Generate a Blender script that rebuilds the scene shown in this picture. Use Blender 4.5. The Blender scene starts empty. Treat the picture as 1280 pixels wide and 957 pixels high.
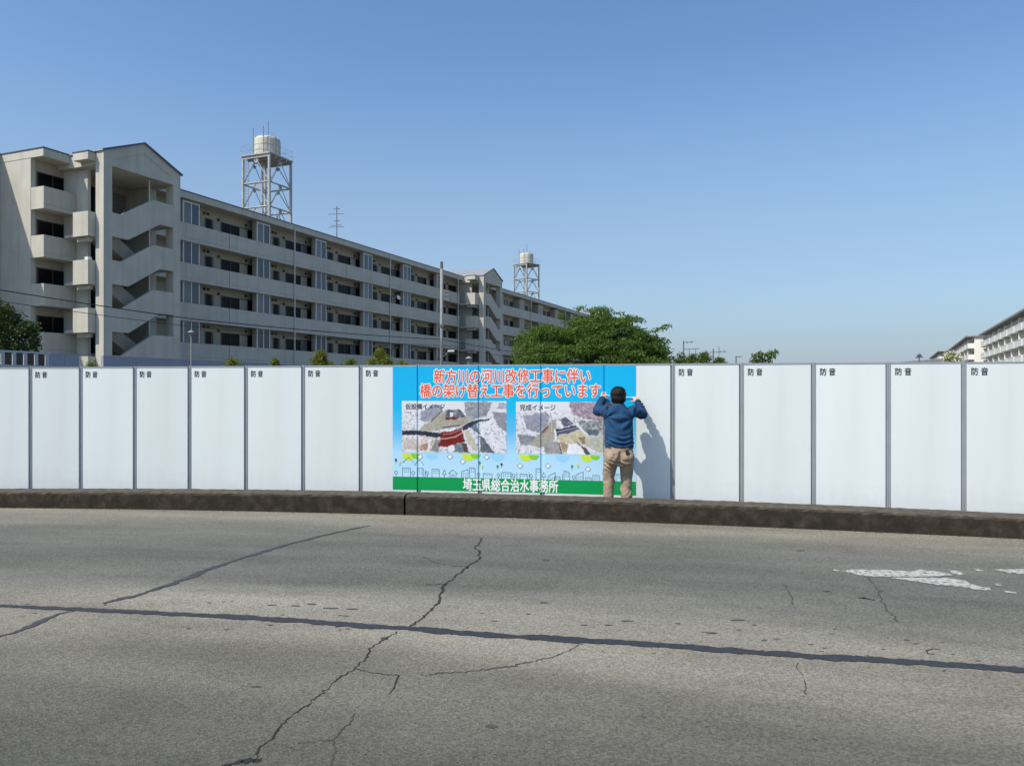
import bpy, bmesh, math, random
import numpy as np
from mathutils import Vector, Matrix, Euler

random.seed(7)
rng = np.random.default_rng(11)
scene = bpy.context.scene
R = math.radians

# ------------------------------------------------------------------ camera
EYE = 1.52                 # camera height above the road
FPX, CX, HY = 963.0, 640.0, 487.0      # focal length, centre column and horizon row of a 1280 px wide picture
cam_data = bpy.data.cameras.new('camera')
cam_data.sensor_fit = 'HORIZONTAL'
cam_data.sensor_width = 36.0
cam_data.lens = 36.0 * FPX / 1280.0
cam_data.shift_y = (HY - 478.5) / 1280.0
cam_data.clip_start = 0.05
cam_data.clip_end = 9000
cam = bpy.data.objects.new('camera', cam_data)
scene.collection.objects.link(cam)
cam.location = (0, 0, EYE)
cam.rotation_euler = (R(90), 0, 0)
scene.camera = cam

# ------------------------------------------------------------------ sky, sun, exposure
SUN_EL, SUN_TRAVEL = 50.0, 53.0        # elevation; compass heading the light travels towards (from +Y towards +X)
world = bpy.data.worlds.new('World')
scene.world = world
world.use_nodes = True
wn = world.node_tree
bg = wn.nodes['Background']
sky = wn.nodes.new('ShaderNodeTexSky')
sky.sky_type = 'NISHITA'
sky.sun_disc = False
sky.sun_elevation = R(SUN_EL)
sky.sun_rotation = R(SUN_TRAVEL + 180)
sky.altitude = 20
sky.air_density = 1.0
sky.dust_density = 1.6
sky.ozone_density = 6.5
# the air whitens evenly all round towards the horizon
_tc = wn.nodes.new('ShaderNodeTexCoord'); _sp = wn.nodes.new('ShaderNodeSeparateXYZ'); wn.links.new(_tc.outputs['Generated'], _sp.inputs[0])
_rp = wn.nodes.new('ShaderNodeValToRGB'); _rp.color_ramp.interpolation = 'EASE'
_rp.color_ramp.elements[0].position = 0.0; _rp.color_ramp.elements[0].color = (0.80, 0.80, 0.80, 1)
_rp.color_ramp.elements[1].position = 0.42; _rp.color_ramp.elements[1].color = (0.0, 0.0, 0.0, 1)
_e = _rp.color_ramp.elements.new(0.14); _e.color = (0.45, 0.45, 0.45, 1)
wn.links.new(_sp.outputs['Z'], _rp.inputs[0])
_mx = wn.nodes.new('ShaderNodeMix'); _mx.data_type = 'RGBA'; _mx.inputs[7].default_value = (2.38, 2.68, 3.25, 1)
wn.links.new(_rp.outputs[0], _mx.inputs[0]); wn.links.new(sky.outputs[0], _mx.inputs[6]); 
_tn = wn.nodes.new('ShaderNodeMix'); _tn.data_type = 'RGBA'; _tn.blend_type = 'MULTIPLY'; _tn.inputs[0].default_value = 1.0; _tn.inputs[7].default_value = (0.97, 1.045, 1.03, 1)
wn.links.new(_mx.outputs[2], _tn.inputs[6]); wn.links.new(_tn.outputs[2], bg.inputs[0])
bg.inputs[1].default_value = 0.15
sun_data = bpy.data.lights.new('sun', 'SUN')
sun_data.energy = 3.75
sun_data.angle = R(0.53)
sun_data.color = (1.0, 0.93, 0.82)
sun = bpy.data.objects.new('sun', sun_data)
scene.collection.objects.link(sun)
_d = Vector((math.sin(R(SUN_TRAVEL)) * math.cos(R(SUN_EL)), math.cos(R(SUN_TRAVEL)) * math.cos(R(SUN_EL)), -math.sin(R(SUN_EL))))
sun.rotation_euler = _d.to_track_quat('-Z', 'Y').to_euler()
sun.location = (-20, -20, 40)
vs = scene.view_settings
vs.view_transform = 'Standard'
vs.look = 'None'
vs.exposure = 0.22
vs.gamma = 1.0
vs.use_curve_mapping = False

# ------------------------------------------------------------------ helpers
COL = scene.collection

def srgb(r, g, b):
    f = lambda c: (c / 12.92) if c <= 0.04045 else ((c + 0.055) / 1.055) ** 2.4
    return (f(r / 255), f(g / 255), f(b / 255))

def at(px, py, Y):
    """the place at depth Y seen at a pixel of the 1280x957 photograph"""
    return Vector(((px - CX) / FPX * Y, Y, EYE - (py - HY) / FPX * Y))

def on_road(px, py):
    Y = FPX * EYE / (py - HY)
    return ((px - CX) / FPX * Y, Y)

class MB:
    """collects faces, then links them as one mesh object"""
    def __init__(self):
        self.v, self.f = [], []
    def add(self, verts, faces):
        n = len(self.v)
        self.v += [tuple(p) for p in verts]
        self.f += [tuple(i + n for i in q) for q in faces]
        return self
    def box(self, x0, x1, y0, y1, z0, z1):
        v = [(x0, y0, z0), (x1, y0, z0), (x1, y1, z0), (x0, y1, z0), (x0, y0, z1), (x1, y0, z1), (x1, y1, z1), (x0, y1, z1)]
        return self.add(v, [(0, 3, 2, 1), (4, 5, 6, 7), (0, 1, 5, 4), (1, 2, 6, 5), (2, 3, 7, 6), (3, 0, 4, 7)])
    def prism(self, pts, axis, a, b):
        """closed outline (list of 2D points, counter-clockwise) pushed along an axis from a to b"""
        n = len(pts)
        def mk(p, h):
            return {'x': (h, p[0], p[1]), 'y': (p[0], h, p[1]), 'z': (p[0], p[1], h)}[axis]
        v = [mk(p, a) for p in pts] + [mk(p, b) for p in pts]
        f = [tuple(range(n)), tuple(range(2 * n - 1, n - 1, -1))]
        f += [(i, i + n, (i + 1) % n + n, (i + 1) % n) for i in range(n)]
        return self.add(v, f)
    def tube(self, pts, r, seg=6, cap=True):
        pts = [Vector(p) for p in pts]
        rs = r if isinstance(r, (list, tuple)) else [r] * len(pts)
        rings = []
        for i, p in enumerate(pts):
            t = (pts[min(i + 1, len(pts) - 1)] - pts[max(i - 1, 0)]).normalized()
            a = t.cross(Vector((0, 0, 1)))
            if a.length < 0.05:
                a = t.cross(Vector((1, 0, 0)))
            a.normalize()
            b = t.cross(a)
            rings.append([p + (a * math.cos(2 * math.pi * k / seg) + b * math.sin(2 * math.pi * k / seg)) * rs[i] for k in range(seg)])
        v = [q for ring in rings for q in ring]
        f = []
        for i in range(len(pts) - 1):
            for k in range(seg):
                f.append((i * seg + k, i * seg + (k + 1) % seg, (i + 1) * seg + (k + 1) % seg, (i + 1) * seg + k))
        if cap:
            f.append(tuple(range(seg - 1, -1, -1)))
            f.append(tuple((len(pts) - 1) * seg + k for k in range(seg)))
        return self.add(v, f)
    def lathe(self, prof, seg=20, c=(0, 0, 0)):
        n = len(prof)
        v, f = [], []
        for k in range(seg):
            a = 2 * math.pi * k / seg
            v += [(c[0] + r * math.cos(a), c[1] + r * math.sin(a), c[2] + z) for r, z in prof]
        for k in range(seg):
            k2 = (k + 1) % seg
            for i in range(n - 1):
                f.append((k * n + i, k2 * n + i, k2 * n + i + 1, k * n + i + 1))
        return self.add(v, f)
    def mesh(self, name):
        me = bpy.data.meshes.new(name)
        me.from_pydata(self.v, [], self.f)
        me.update()
        bm = bmesh.new(); bm.from_mesh(me)
        bmesh.ops.recalc_face_normals(bm, faces=bm.faces)
        bm.to_mesh(me); bm.free()
        return me
    def build(self, name, mat, parent=None, smooth=False, bevel=0.0):
        return link(name, self.mesh(name), mat, parent, smooth, bevel)

def link(name, me, mat, parent=None, smooth=False, bevel=0.0):
    o = bpy.data.objects.new(name, me)
    COL.objects.link(o)
    if mat is not None and len(me.materials) == 0:
        me.materials.append(mat)
    if parent is not None:
        o.parent = parent
    if smooth:
        me.polygons.foreach_set('use_smooth', [True] * len(me.polygons))
    if bevel:
        m = o.modifiers.new('bevel', 'BEVEL'); m.width = bevel; m.segments = 2; m.limit_method = 'ANGLE'
    return o

def tag(o, label=None, cat=None, group=None, kind=None):
    if label: o['label'] = label
    if cat: o['category'] = cat
    if group: o['group'] = group
    if kind: o['kind'] = kind
    return o

def thing(name, label, cat, loc=(0, 0, 0), rz=0.0, group=None):
    o = bpy.data.objects.new(name, None)
    COL.objects.link(o)
    o.empty_display_size = 0.2
    o.location = loc
    o.rotation_euler = (0, 0, rz)
    return tag(o, label, cat, group)

def copy_part(o, parent, off=(0, 0, 0)):
    c = o.copy(); COL.objects.link(c); c.parent = parent
    c.location = o.location + Vector(off)
    for ch in list(o.children):
        d = ch.copy(); COL.objects.link(d); d.parent = c
    return c

# ------------------------------------------------------------------ materials
def mat(name, col, rough=0.7, var=0.0, scale=3.0, bump=0.0, bscale=None, metallic=0.0, spec=0.5, streak=0.0, col2=None, detail=6):
    m = bpy.data.materials.new(name); m.use_nodes = True
    nt = m.node_tree; N, L = nt.nodes, nt.links
    b = N['Principled BSDF']
    b.inputs['Base Color'].default_value = (*col, 1)
    b.inputs['Roughness'].default_value = rough
    b.inputs['Metallic'].default_value = metallic
    b.inputs['Specular IOR Level'].default_value = spec
    if var or bump or streak:
        tc = N.new('ShaderNodeTexCoord')
    if var or streak:
        n1 = N.new('ShaderNodeTexNoise'); n1.inputs['Scale'].default_value = scale; n1.inputs['Detail'].default_value = detail
        L.new(tc.outputs['Object'], n1.inputs['Vector'])
        mx = N.new('ShaderNodeMix'); mx.data_type = 'RGBA'
        c2 = col2 if col2 else tuple(c * (1 - var) for c in col)
        mx.inputs[6].default_value = (*col, 1); mx.inputs[7].default_value = (*c2, 1)
        rp = N.new('ShaderNodeMapRange'); rp.inputs[1].default_value = 0.35; rp.inputs[2].default_value = 0.7
        L.new(n1.outputs[0], rp.inputs[0]); L.new(rp.outputs[0], mx.inputs[0])
        last = mx.outputs[2]
        if streak:
            mp = N.new('ShaderNodeMapping'); mp.inputs['Scale'].default_value = (2.2, 2.2, 0.12)
            n2 = N.new('ShaderNodeTexNoise'); n2.inputs['Scale'].default_value = 1.6; n2.inputs['Detail'].default_value = 5
            L.new(tc.outputs['Object'], mp.inputs[0]); L.new(mp.outputs[0], n2.inputs['Vector'])
            r2 = N.new('ShaderNodeMapRange'); r2.inputs[1].default_value = 0.45; r2.inputs[2].default_value = 0.75
            r2.inputs[3].default_value = 1.0; r2.inputs[4].default_value = 1.0 - streak
            L.new(n2.outputs[0], r2.inputs[0])
            mm = N.new('ShaderNodeMix'); mm.data_type = 'RGBA'; mm.blend_type = 'MULTIPLY'; mm.inputs[0].default_value = 1
            L.new(last, mm.inputs[6]); L.new(r2.outputs[0], mm.inputs[7]); last = mm.outputs[2]
        L.new(last, b.inputs['Base Color'])
    if bump:
        n3 = N.new('ShaderNodeTexNoise'); n3.inputs['Scale'].default_value = bscale or scale * 6; n3.inputs['Detail'].default_value = 5
        L.new(tc.outputs['Object'], n3.inputs['Vector'])
        bp = N.new('ShaderNodeBump'); bp.inputs['Strength'].default_value = bump; bp.inputs['Distance'].default_value = 0.02
        L.new(n3.outputs[0], bp.inputs['Height']); L.new(bp.outputs[0], b.inputs['Normal'])
    return m

def leaf_mat(name, c1, c2, trans=0.35):
    m = bpy.data.materials.new(name); m.use_nodes = True
    nt = m.node_tree; N, L = nt.nodes, nt.links
    b = N['Principled BSDF']; out = N['Material Output']
    g = N.new('ShaderNodeNewGeometry')
    mx = N.new('ShaderNodeMix'); mx.data_type = 'RGBA'
    mx.inputs[6].default_value = (*c1, 1); mx.inputs[7].default_value = (*c2, 1)
    L.new(g.outputs['Random Per Island'], mx.inputs[0]); L.new(mx.outputs[2], b.inputs['Base Color'])
    b.inputs['Roughness'].default_value = 0.6; b.inputs['Specular IOR Level'].default_value = 0.2
    tr = N.new('ShaderNodeBsdfTranslucent')
    m2 = N.new('ShaderNodeMix'); m2.data_type = 'RGBA'; m2.blend_type = 'MULTIPLY'; m2.inputs[0].default_value = 1
    m2.inputs[7].default_value = (1.1, 1.25, 0.5, 1)
    L.new(mx.outputs[2], m2.inputs[6]); L.new(m2.outputs[2], tr.inputs['Color'])
    ms = N.new('ShaderNodeMixShader'); ms.inputs[0].default_value = trans
    L.new(b.outputs[0], ms.inputs[1]); L.new(tr.outputs[0], ms.inputs[2]); L.new(ms.outputs[0], out.inputs['Surface'])
    return m

def glass_mat(name, col, rough=0.12):
    return mat(name, col, rough=rough, spec=0.6)

M = {}
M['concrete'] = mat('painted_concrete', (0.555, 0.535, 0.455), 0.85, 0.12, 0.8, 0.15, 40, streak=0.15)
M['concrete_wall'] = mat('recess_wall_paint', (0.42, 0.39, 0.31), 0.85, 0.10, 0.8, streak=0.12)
M['roof_edge'] = mat('roof_edge_metal', (0.09, 0.11, 0.15), 0.5, 0.2, 2)
M['roof_sheet'] = mat('roof_sheet', (0.30, 0.31, 0.32), 0.6, 0.2, 2)
M['sash'] = mat('white_sash', (0.78, 0.79, 0.78), 0.4)
M['pane'] = glass_mat('window_glass', (0.05, 0.065, 0.08))
M['pane_dark'] = mat('dark_window_glass', (0.006, 0.006, 0.007), 0.25, spec=0.1)
M['curtain'] = mat('curtained_glass', (0.16, 0.18, 0.20), 0.25, 0.3, 2.0)
M['door'] = mat('steel_door', (0.20, 0.19, 0.17), 0.5, 0.2, 3)
M['pipe'] = mat('drain_pipe', (0.60, 0.58, 0.52), 0.5, 0.15, 2)
M['dark'] = mat('dark_joint', (0.06, 0.065, 0.07), 0.8)
M['vent'] = mat('vent_cap', (0.03, 0.03, 0.03), 0.6)
M['tower_steel'] = mat('tower_steel', (0.41, 0.415, 0.40), 0.55, 0.25, 1.5)
M['tank'] = mat('cream_tank', (0.62, 0.60, 0.50), 0.55, 0.15, 1.2, streak=0.35)
M['antenna'] = mat('antenna_metal', (0.12, 0.12, 0.13), 0.5)
M['wire'] = mat('black_cable', (0.012, 0.012, 0.014), 0.6)
M['pole'] = mat('concrete_pole', (0.30, 0.30, 0.285), 0.8, 0.15, 3)
M['alu'] = mat('galvanised_post', (0.36, 0.385, 0.41), 0.42, 0.12, 2.5, metallic=0.25)
M['bluewall'] = mat('grey_blue_wall', (0.28, 0.32, 0.39), 0.8, 0.12, 0.6)
M['letter'] = mat('black_print', (0.02, 0.02, 0.022), 0.5)
M['bark'] = mat('bark', (0.07, 0.05, 0.04), 0.9, 0.4, 6, 0.6)
M['skin'] = mat('skin', (0.62, 0.36, 0.26), 0.5, 0.08, 12)
M['white_wall'] = mat('pale_apartment_paint', (0.80, 0.78, 0.71), 0.8, 0.08, 0.5)
M['white_shadow'] = mat('pale_paint_shaded', (0.55, 0.54, 0.50), 0.8, 0.08, 0.5)  # apartment paint darkened for the balcony slabs, shade put into the colour

# ------------------------------------------------------------------ the line of the kerb and the barrier
_fit = [(0, 634.6), (300, 638.8), (506, 643.0), (640, 646.6), (820, 654.0), (1036, 663.2), (1280, 673.0)]
_pts = np.array([on_road(px, py) for px, py in _fit])
_kp = np.polyfit(_pts[:, 0], _pts[:, 1], 2)
XL, XR = float(_pts[0, 0]), float(_pts[-1, 0])
def kerb_y(x):
    xc = min(max(x, XL), XR)
    return float(np.polyval(_kp, xc) + np.polyval(np.polyder(_kp), xc) * (x - xc))
def kerb_slope(x):
    xc = min(max(x, XL), XR)
    return float(np.polyval(np.polyder(_kp), xc))
def kerb_top(x):                       # the kerb is a few centimetres higher in the middle of the bridge
    t = (x - XL) / (XR - XL)
    t = min(max(t, 0.0), 1.0)
    return 0.206 + 0.026 * 4 * t * (1 - t) + 0.008 * t
KERB_W, GAP, BACK_Z = 0.355, 0.62, -0.12
def kerb_point(x, d):
    """point d metres behind the kerb's front edge"""
    s = kerb_slope(x); n = Vector((-s, 1)).normalized()
    return Vector((x, kerb_y(x))) + n * d
FD = KERB_W + GAP                      # barrier face behind the kerb's front edge
def barrier_at_px(px):
    lo, hi = -60.0, 40.0
    for _ in range(60):
        mid = (lo + hi) / 2
        p = kerb_point(mid, FD)
        if p.x / p.y < (px - CX) / FPX: lo = mid
        else: hi = mid
    return kerb_point(lo, FD)

# ------------------------------------------------------------------ ground and road
def ground_mat():
    return mat('dry_ground', (0.17, 0.15, 0.11), 0.95, 0.4, 0.3, 0.4, 8)
g = MB().add([(-4000, -4000, BACK_Z), (4000, -4000, BACK_Z), (4000, 4000, BACK_Z), (-4000, 4000, BACK_Z)], [(0, 1, 2, 3)])
tag(g.build('ground', ground_mat()), kind='structure')

def asphalt():
    m = bpy.data.materials.new('worn_asphalt'); m.use_nodes = True
    nt = m.node_tree; N, L = nt.nodes, nt.links
    b = N['Principled BSDF']
    tc = N.new('ShaderNodeTexCoord')
    # UV: u along the road, v metres out from the kerb
    uv = N.new('ShaderNodeUVMap'); uv.uv_map = 'road'
    sep = N.new('ShaderNodeSeparateXYZ'); L.new(uv.outputs[0], sep.inputs[0])
    wob = N.new('ShaderNodeTexNoise'); wob.inputs['Scale'].default_value = 0.6; wob.inputs['Detail'].default_value = 4
    mpw = N.new('ShaderNodeMapping'); mpw.inputs['Scale'].default_value = (0.35, 1.6, 1)
    L.new(uv.outputs[0], mpw.inputs[0]); L.new(mpw.outputs[0], wob.inputs['Vector'])
    ma = N.new('ShaderNodeMath'); ma.operation = 'MULTIPLY_ADD'; ma.inputs[1].default_value = 1.3; 
    L.new(wob.outputs[0], ma.inputs[0]); L.new(sep.outputs['Y'], ma.inputs[2])
    dv = N.new('ShaderNodeMath'); dv.operation = 'DIVIDE'; dv.inputs[1].default_value = 10.0
    sb = N.new('ShaderNodeMath'); sb.operation = 'SUBTRACT'; sb.inputs[1].default_value = 0.65
    L.new(ma.outputs[0], sb.inputs[0]); L.new(sb.outputs[0], dv.inputs[0])
    ramp = N.new('ShaderNodeValToRGB'); cr = ramp.color_ramp
    stops = [(0.0, (0.225, 0.203, 0.155)), (0.06, (0.215, 0.198, 0.156)), (0.12, (0.142, 0.138, 0.116)), (0.23, (0.120, 0.119, 0.102)),
             (0.315, (0.137, 0.133, 0.111)), (0.385, (0.240, 0.223, 0.178)), (0.455, (0.228, 0.209, 0.163)), (0.52, (0.145, 0.136, 0.108)),
             (0.60, (0.094, 0.090, 0.073)), (0.72, (0.095, 0.091, 0.074)), (1.0, (0.086, 0.083, 0.068))]
    while len(cr.elements) < len(stops): cr.elements.new(0.5)
    for e, (p, c) in zip(cr.elements, stops):
        e.position = p; e.color = (*c, 1)
    L.new(dv.outputs[0], ramp.inputs[0])
    # stones in the binder
    vor = N.new('ShaderNodeTexVoronoi'); vor.inputs['Scale'].default_value = 95.0
    L.new(tc.outputs['Object'], vor.inputs['Vector'])
    bw = N.new('ShaderNodeSeparateColor'); L.new(vor.outputs['Color'], bw.inputs[0])
    st = N.new('ShaderNodeMapRange'); st.inputs[1].default_value = 0.0; st.inputs[2].default_value = 1.0; st.inputs[3].default_value = 0.70; st.inputs[4].default_value = 1.33
    L.new(bw.outputs[0], st.inputs[0])
    fine = N.new('ShaderNodeTexNoise'); fine.inputs['Scale'].default_value = 55.0; fine.inputs['Detail'].default_value = 7; fine.inputs['Roughness'].default_value = 0.75
    L.new(tc.outputs['Object'], fine.inputs['Vector'])
    fr = N.new('ShaderNodeMapRange'); fr.inputs[1].default_value = 0.3; fr.inputs[2].default_value = 0.7; fr.inputs[3].default_value = 0.80; fr.inputs[4].default_value = 1.2
    L.new(fine.outputs[0], fr.inputs[0])
    # old pits filled with dark binder
    pit = N.new('ShaderNodeTexNoise'); pit.inputs['Scale'].default_value = 30.0; pit.inputs['Detail'].default_value = 3
    L.new(tc.outputs['Object'], pit.inputs['Vector'])
    pr = N.new('ShaderNodeMapRange'); pr.inputs[1].default_value = 0.66; pr.inputs[2].default_value = 0.72; pr.inputs[3].default_value = 1.0; pr.inputs[4].default_value = 0.55
    L.new(pit.outputs[0], pr.inputs[0])
    big = N.new('ShaderNodeTexNoise'); big.inputs['Scale'].default_value = 1.1; big.inputs['Detail'].default_value = 5
    L.new(mpw.outputs[0], big.inputs['Vector'])
    br = N.new('ShaderNodeMapRange'); br.inputs[1].default_value = 0.3; br.inputs[2].default_value = 0.7; br.inputs[3].default_value = 0.76; br.inputs[4].default_value = 1.20
    L.new(big.outputs[0], br.inputs[0])
    prod = None
    for s in (st, fr, pr, br):
        if prod is None: prod = s.outputs[0]; continue
        mm = N.new('ShaderNodeMath'); mm.operation = 'MULTIPLY'
        L.new(prod, mm.inputs[0]); L.new(s.outputs[0], mm.inputs[1]); prod = mm.outputs[0]
    # oil stains and polished patches
    oil = N.new('ShaderNodeTexNoise'); oil.inputs['Scale'].default_value = 2.3; oil.inputs['Detail'].default_value = 6; oil.inputs['Roughness'].default_value = 0.65
    L.new(tc.outputs['Object'], oil.inputs['Vector'])
    orr = N.new('ShaderNodeMapRange'); orr.inputs[1].default_value = 0.52; orr.inputs[2].default_value = 0.75; orr.inputs[3].default_value = 1.0; orr.inputs[4].default_value = 0.86
    L.new(oil.outputs[0], orr.inputs[0])
    mo = N.new('ShaderNodeMath'); mo.operation = 'MULTIPLY'; L.new(prod, mo.inputs[0]); L.new(orr.outputs[0], mo.inputs[1]); prod = mo.outputs[0]
    mul = N.new('ShaderNodeVectorMath'); mul.operation = 'SCALE'
    L.new(ramp.outputs[0], mul.inputs[0]); L.new(prod, mul.inputs['Scale'])
    L.new(mul.outputs[0], b.inputs['Base Color'])
    b.inputs['Roughness'].default_value = 0.85
    b.inputs['Specular IOR Level'].default_value = 0.3
    hs = N.new('ShaderNodeMath'); hs.operation = 'ADD'
    L.new(vor.outputs['Distance'], hs.inputs[0]); L.new(fine.outputs[0], hs.inputs[1])
    bp = N.new('ShaderNodeBump'); bp.inputs['Strength'].default_value = 0.55; bp.inputs['Distance'].default_value = 0.006
    L.new(hs.outputs[0], bp.inputs['Height']); L.new(bp.outputs[0], b.inputs['Normal'])
    return m

def build_road():
    xs = list(np.linspace(-45, 40, 120)); ds = [0.0, -0.6, -1.5, -3, -5, -8, -12]
    v, f, uvs = [], [], []
    for x in xs:
        for d in ds:
            p = kerb_point(x, d); v.append((p.x, p.y, 0.0)); uvs.append((x, -d))
    n = len(ds)
    for i in range(len(xs) - 1):
        for j in range(n - 1):
            f.append((i * n + j, i * n + j + 1, (i + 1) * n + j + 1, (i + 1) * n + j))
    me = bpy.data.meshes.new('road'); me.from_pydata(v, [], f)
    lay = me.uv_layers.new(name='road')
    for lp in me.loops: lay.data[lp.index].uv = uvs[lp.vertex_index]
    me.update()
    return tag(link('road', me, asphalt()), kind='structure')
road = build_road()

def strip(pts, w, z, name, m, jag=0.25, step=0.05):
    """a flat ragged ribbon lying on the road; pts in photograph pixels, w = half width (m) at each point"""
    P = [Vector(on_road(*p)) for p in pts]
    ws = w if isinstance(w, list) else [w] * len(P)
    L_, R_ = [], []
    Q = []
    for i in range(len(P) - 1):
        k = max(1, int((P[i + 1] - P[i]).length / step))
        for j in range(k):
            t = j / k; Q.append((P[i].lerp(P[i + 1], t), ws[i] * (1 - t) + ws[i + 1] * t))
    Q.append((P[-1], ws[-1]))
    a1 = a2 = 0.0
    for i, (p, ww) in enumerate(Q):
        t = (Q[min(i + 1, len(Q) - 1)][0] - Q[max(i - 1, 0)][0]).normalized(); n = Vector((-t.y, t.x))
        a1 = 0.7 * a1 + random.uniform(-1, 1) * jag; a2 = 0.7 * a2 + random.uniform(-1, 1) * jag
        L_.append(p + n * ww * (1 + a1)); R_.append(p - n * ww * (1 + a2))
    mb = MB(); n = len(Q)
    mb.add([(p.x, p.y, z) for p in L_] + [(p.x, p.y, z) for p in R_], [(i, i + 1, n + i + 1, n + i) for i in range(n - 1)])
    return mb.build(name, m, road)

M['tar'] = mat('tar_seal', (0.034, 0.036, 0.040), 0.65, 0.35, 14, 0.3, 60)
M['tar_old'] = mat('old_tar_seal', (0.055, 0.058, 0.062), 0.75, 0.45, 18, 0.3, 60)
M['crack'] = mat('open_crack', (0.018, 0.017, 0.016), 0.95)
M['hair_crack'] = mat('hairline_crack', (0.06, 0.056, 0.05), 0.95)
strip([(-260, 742), (0, 757), (130, 763), (260, 769), (380, 776), (500, 785), (640, 795), (760, 802), (900, 812), (1040, 822), (1160, 829), (1280, 838), (1500, 853)],
      [0.03, 0.03, 0.036, 0.04, 0.045, 0.048, 0.05, 0.045, 0.046, 0.043, 0.05, 0.04, 0.04], 0.004, 'tar_seal', M['tar'], 0.24, 0.025)
strip([(462, 657), (440, 661), (400, 670), (350, 683), (300, 698), (250, 716), (205, 733), (170, 744), (128, 754)],
      [0.008, 0.026, 0.024, 0.03, 0.028, 0.036, 0.034, 0.03, 0.012], 0.0035, 'tar_seal', M['tar_old'], 0.42, 0.022)
strip([(100, 762), (75, 767), (45, 779), (20, 790), (-30, 803)], [0.006, 0.012, 0.028, 0.02, 0.03], 0.0035, 'tar_seal', M['tar_old'], 0.42, 0.02)
def crack(pts, w, m='crack', z=0.0022):
    Q = []
    for i in range(len(pts) - 1):
        (x0, y0), (x1, y1) = pts[i], pts[i + 1]
        k = max(2, int(math.hypot(x1 - x0, y1 - y0) / 3.2))
        for j in range(k):
            t = j / k
            Q.append((x0 + (x1 - x0) * t + random.uniform(-2.3, 2.3), y0 + (y1 - y0) * t + random.uniform(-1.0, 1.0)))
    Q.append(pts[-1])
    return strip(Q, w, z, 'crack', M[m], 0.6, 0.008)
crack([(604, 672), (594, 683), (602, 691), (598, 700), (583, 709), (571, 720), (556, 730), (552, 737), (548, 752), (536, 764), (524, 776), (512, 783)], 0.0085)
crack([(497, 789), (478, 800), (463, 811), (461, 818), (444, 836), (424, 846), (408, 861), (388, 878), (365, 893), (353, 905), (343, 920), (326, 933), (320, 949)], 0.0042)
crack([(322, 950), (300, 951), (284, 956), (262, 966)], 0.017)
crack([(556, 730), (532, 731)], 0.007)
crack([(583, 709), (560, 706), (540, 701), (528, 696)], 0.006, 'hair_crack')
crack([(444, 836), (462, 840), (478, 843), (498, 844), (493, 857), (485, 868)], 0.0035)
crack([(443, 893), (436, 905), (416, 924), (372, 929)], 0.003, 'hair_crack')
crack([(416, 924), (418, 942), (412, 957)], 0.003, 'hair_crack')
crack([(727, 805), (700, 818), (668, 826), (640, 832), (590, 839), (536, 842)], 0.0045, 'hair_crack')
crack([(1079, 714), (1086, 724), (1098, 738), (1102, 752), (1112, 766), (1124, 778)], 0.005, 'hair_crack')
crack([(1072, 746), (1092, 749)], 0.010)
crack([(1028, 738), (1040, 740)], 0.008)
crack([(995, 828), (1002, 845), (1008, 868)], 0.003, 'hair_crack')
crack([(980, 730), (990, 745), (994, 760)], 0.004, 'hair_crack')
for cx, cy, ww, hh in [(480, 798, 6, 2), (614, 908, 8, 2.5), (320, 858, 7, 1.3), (1100, 738, 4, 1.2), (890, 791, 9, 1.3), (784, 776, 8, 1.0), (922, 775, 9, 1.0), (680, 753, 7, 0.9), (412, 760, 10, 0.9), (440, 761, 9, 0.9),
                       (390, 755, 7, 0.8), (370, 757, 7, 0.8), (340, 756, 6, 0.8), (760, 781, 6, 0.9), (1000, 688, 6, 0.7), (683, 700, 5, 0.9), (730, 781, 5, 0.8), (847, 779, 4, 0.7), (1180, 838, 3, 1), (955, 800, 4, 0.8)]:
    ps = []
    for k in range(9):
        a = 2 * math.pi * k / 9; q = random.uniform(0.7, 1.2)
        ps.append(on_road(cx + ww * q * math.cos(a), cy + hh * q * math.sin(a)))
    MB().add([(p[0], p[1], 0.002) for p in ps], [tuple(range(9))]).build('tar_spot', M['hair_crack'], road)
# the dark curl of rubber
strip([(1175, 812), (1166, 811), (1158, 813), (1160, 817), (1168, 818)], 0.004, 0.004, 'rubber_scrap', M['crack'], 0.1, 0.02)
for _ in range(46):
    cx = random.uniform(0, 1280); cy = 752 + cx * 0.03 + random.uniform(-12, 30) + (cx > 700) * 10; ww = random.uniform(1.5, 5); hh = random.uniform(0.3, 0.7)
    ps = [on_road(cx + ww * q * math.cos(a), cy + hh * q * math.sin(a)) for a, q in ((2 * math.pi * k / 7, random.uniform(0.6, 1.3)) for k in range(7))]
    MB().add([(p[0], p[1], 0.0018) for p in ps], [tuple(range(7))]).build('tar_spot', M['hair_crack'], road)
# worn white road paint
M['paint'] = mat('worn_road_paint', (0.49, 0.48, 0.44), 0.8, 0.35, 26, 0.4, 60, col2=(0.34, 0.33, 0.30), detail=8)
def wear(m):
    """the paint film has flaked off in spots, so the asphalt shows through"""
    nt = m.node_tree; N, L = nt.nodes, nt.links
    tc = N.new('ShaderNodeTexCoord'); n = N.new('ShaderNodeTexNoise'); n.inputs['Scale'].default_value = 22; n.inputs['Detail'].default_value = 9; n.inputs['Roughness'].default_value = 0.7
    L.new(tc.outputs['Object'], n.inputs['Vector'])
    mr = N.new('ShaderNodeMapRange'); mr.inputs[1].default_value = 0.52; mr.inputs[2].default_value = 0.60; mr.inputs[3].default_value = 1.0; mr.inputs[4].default_value = 0.12
    L.new(n.outputs[0], mr.inputs[0]); L.new(mr.outputs[0], N['Principled BSDF'].inputs['Alpha'])
wear(M['paint'])
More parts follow.
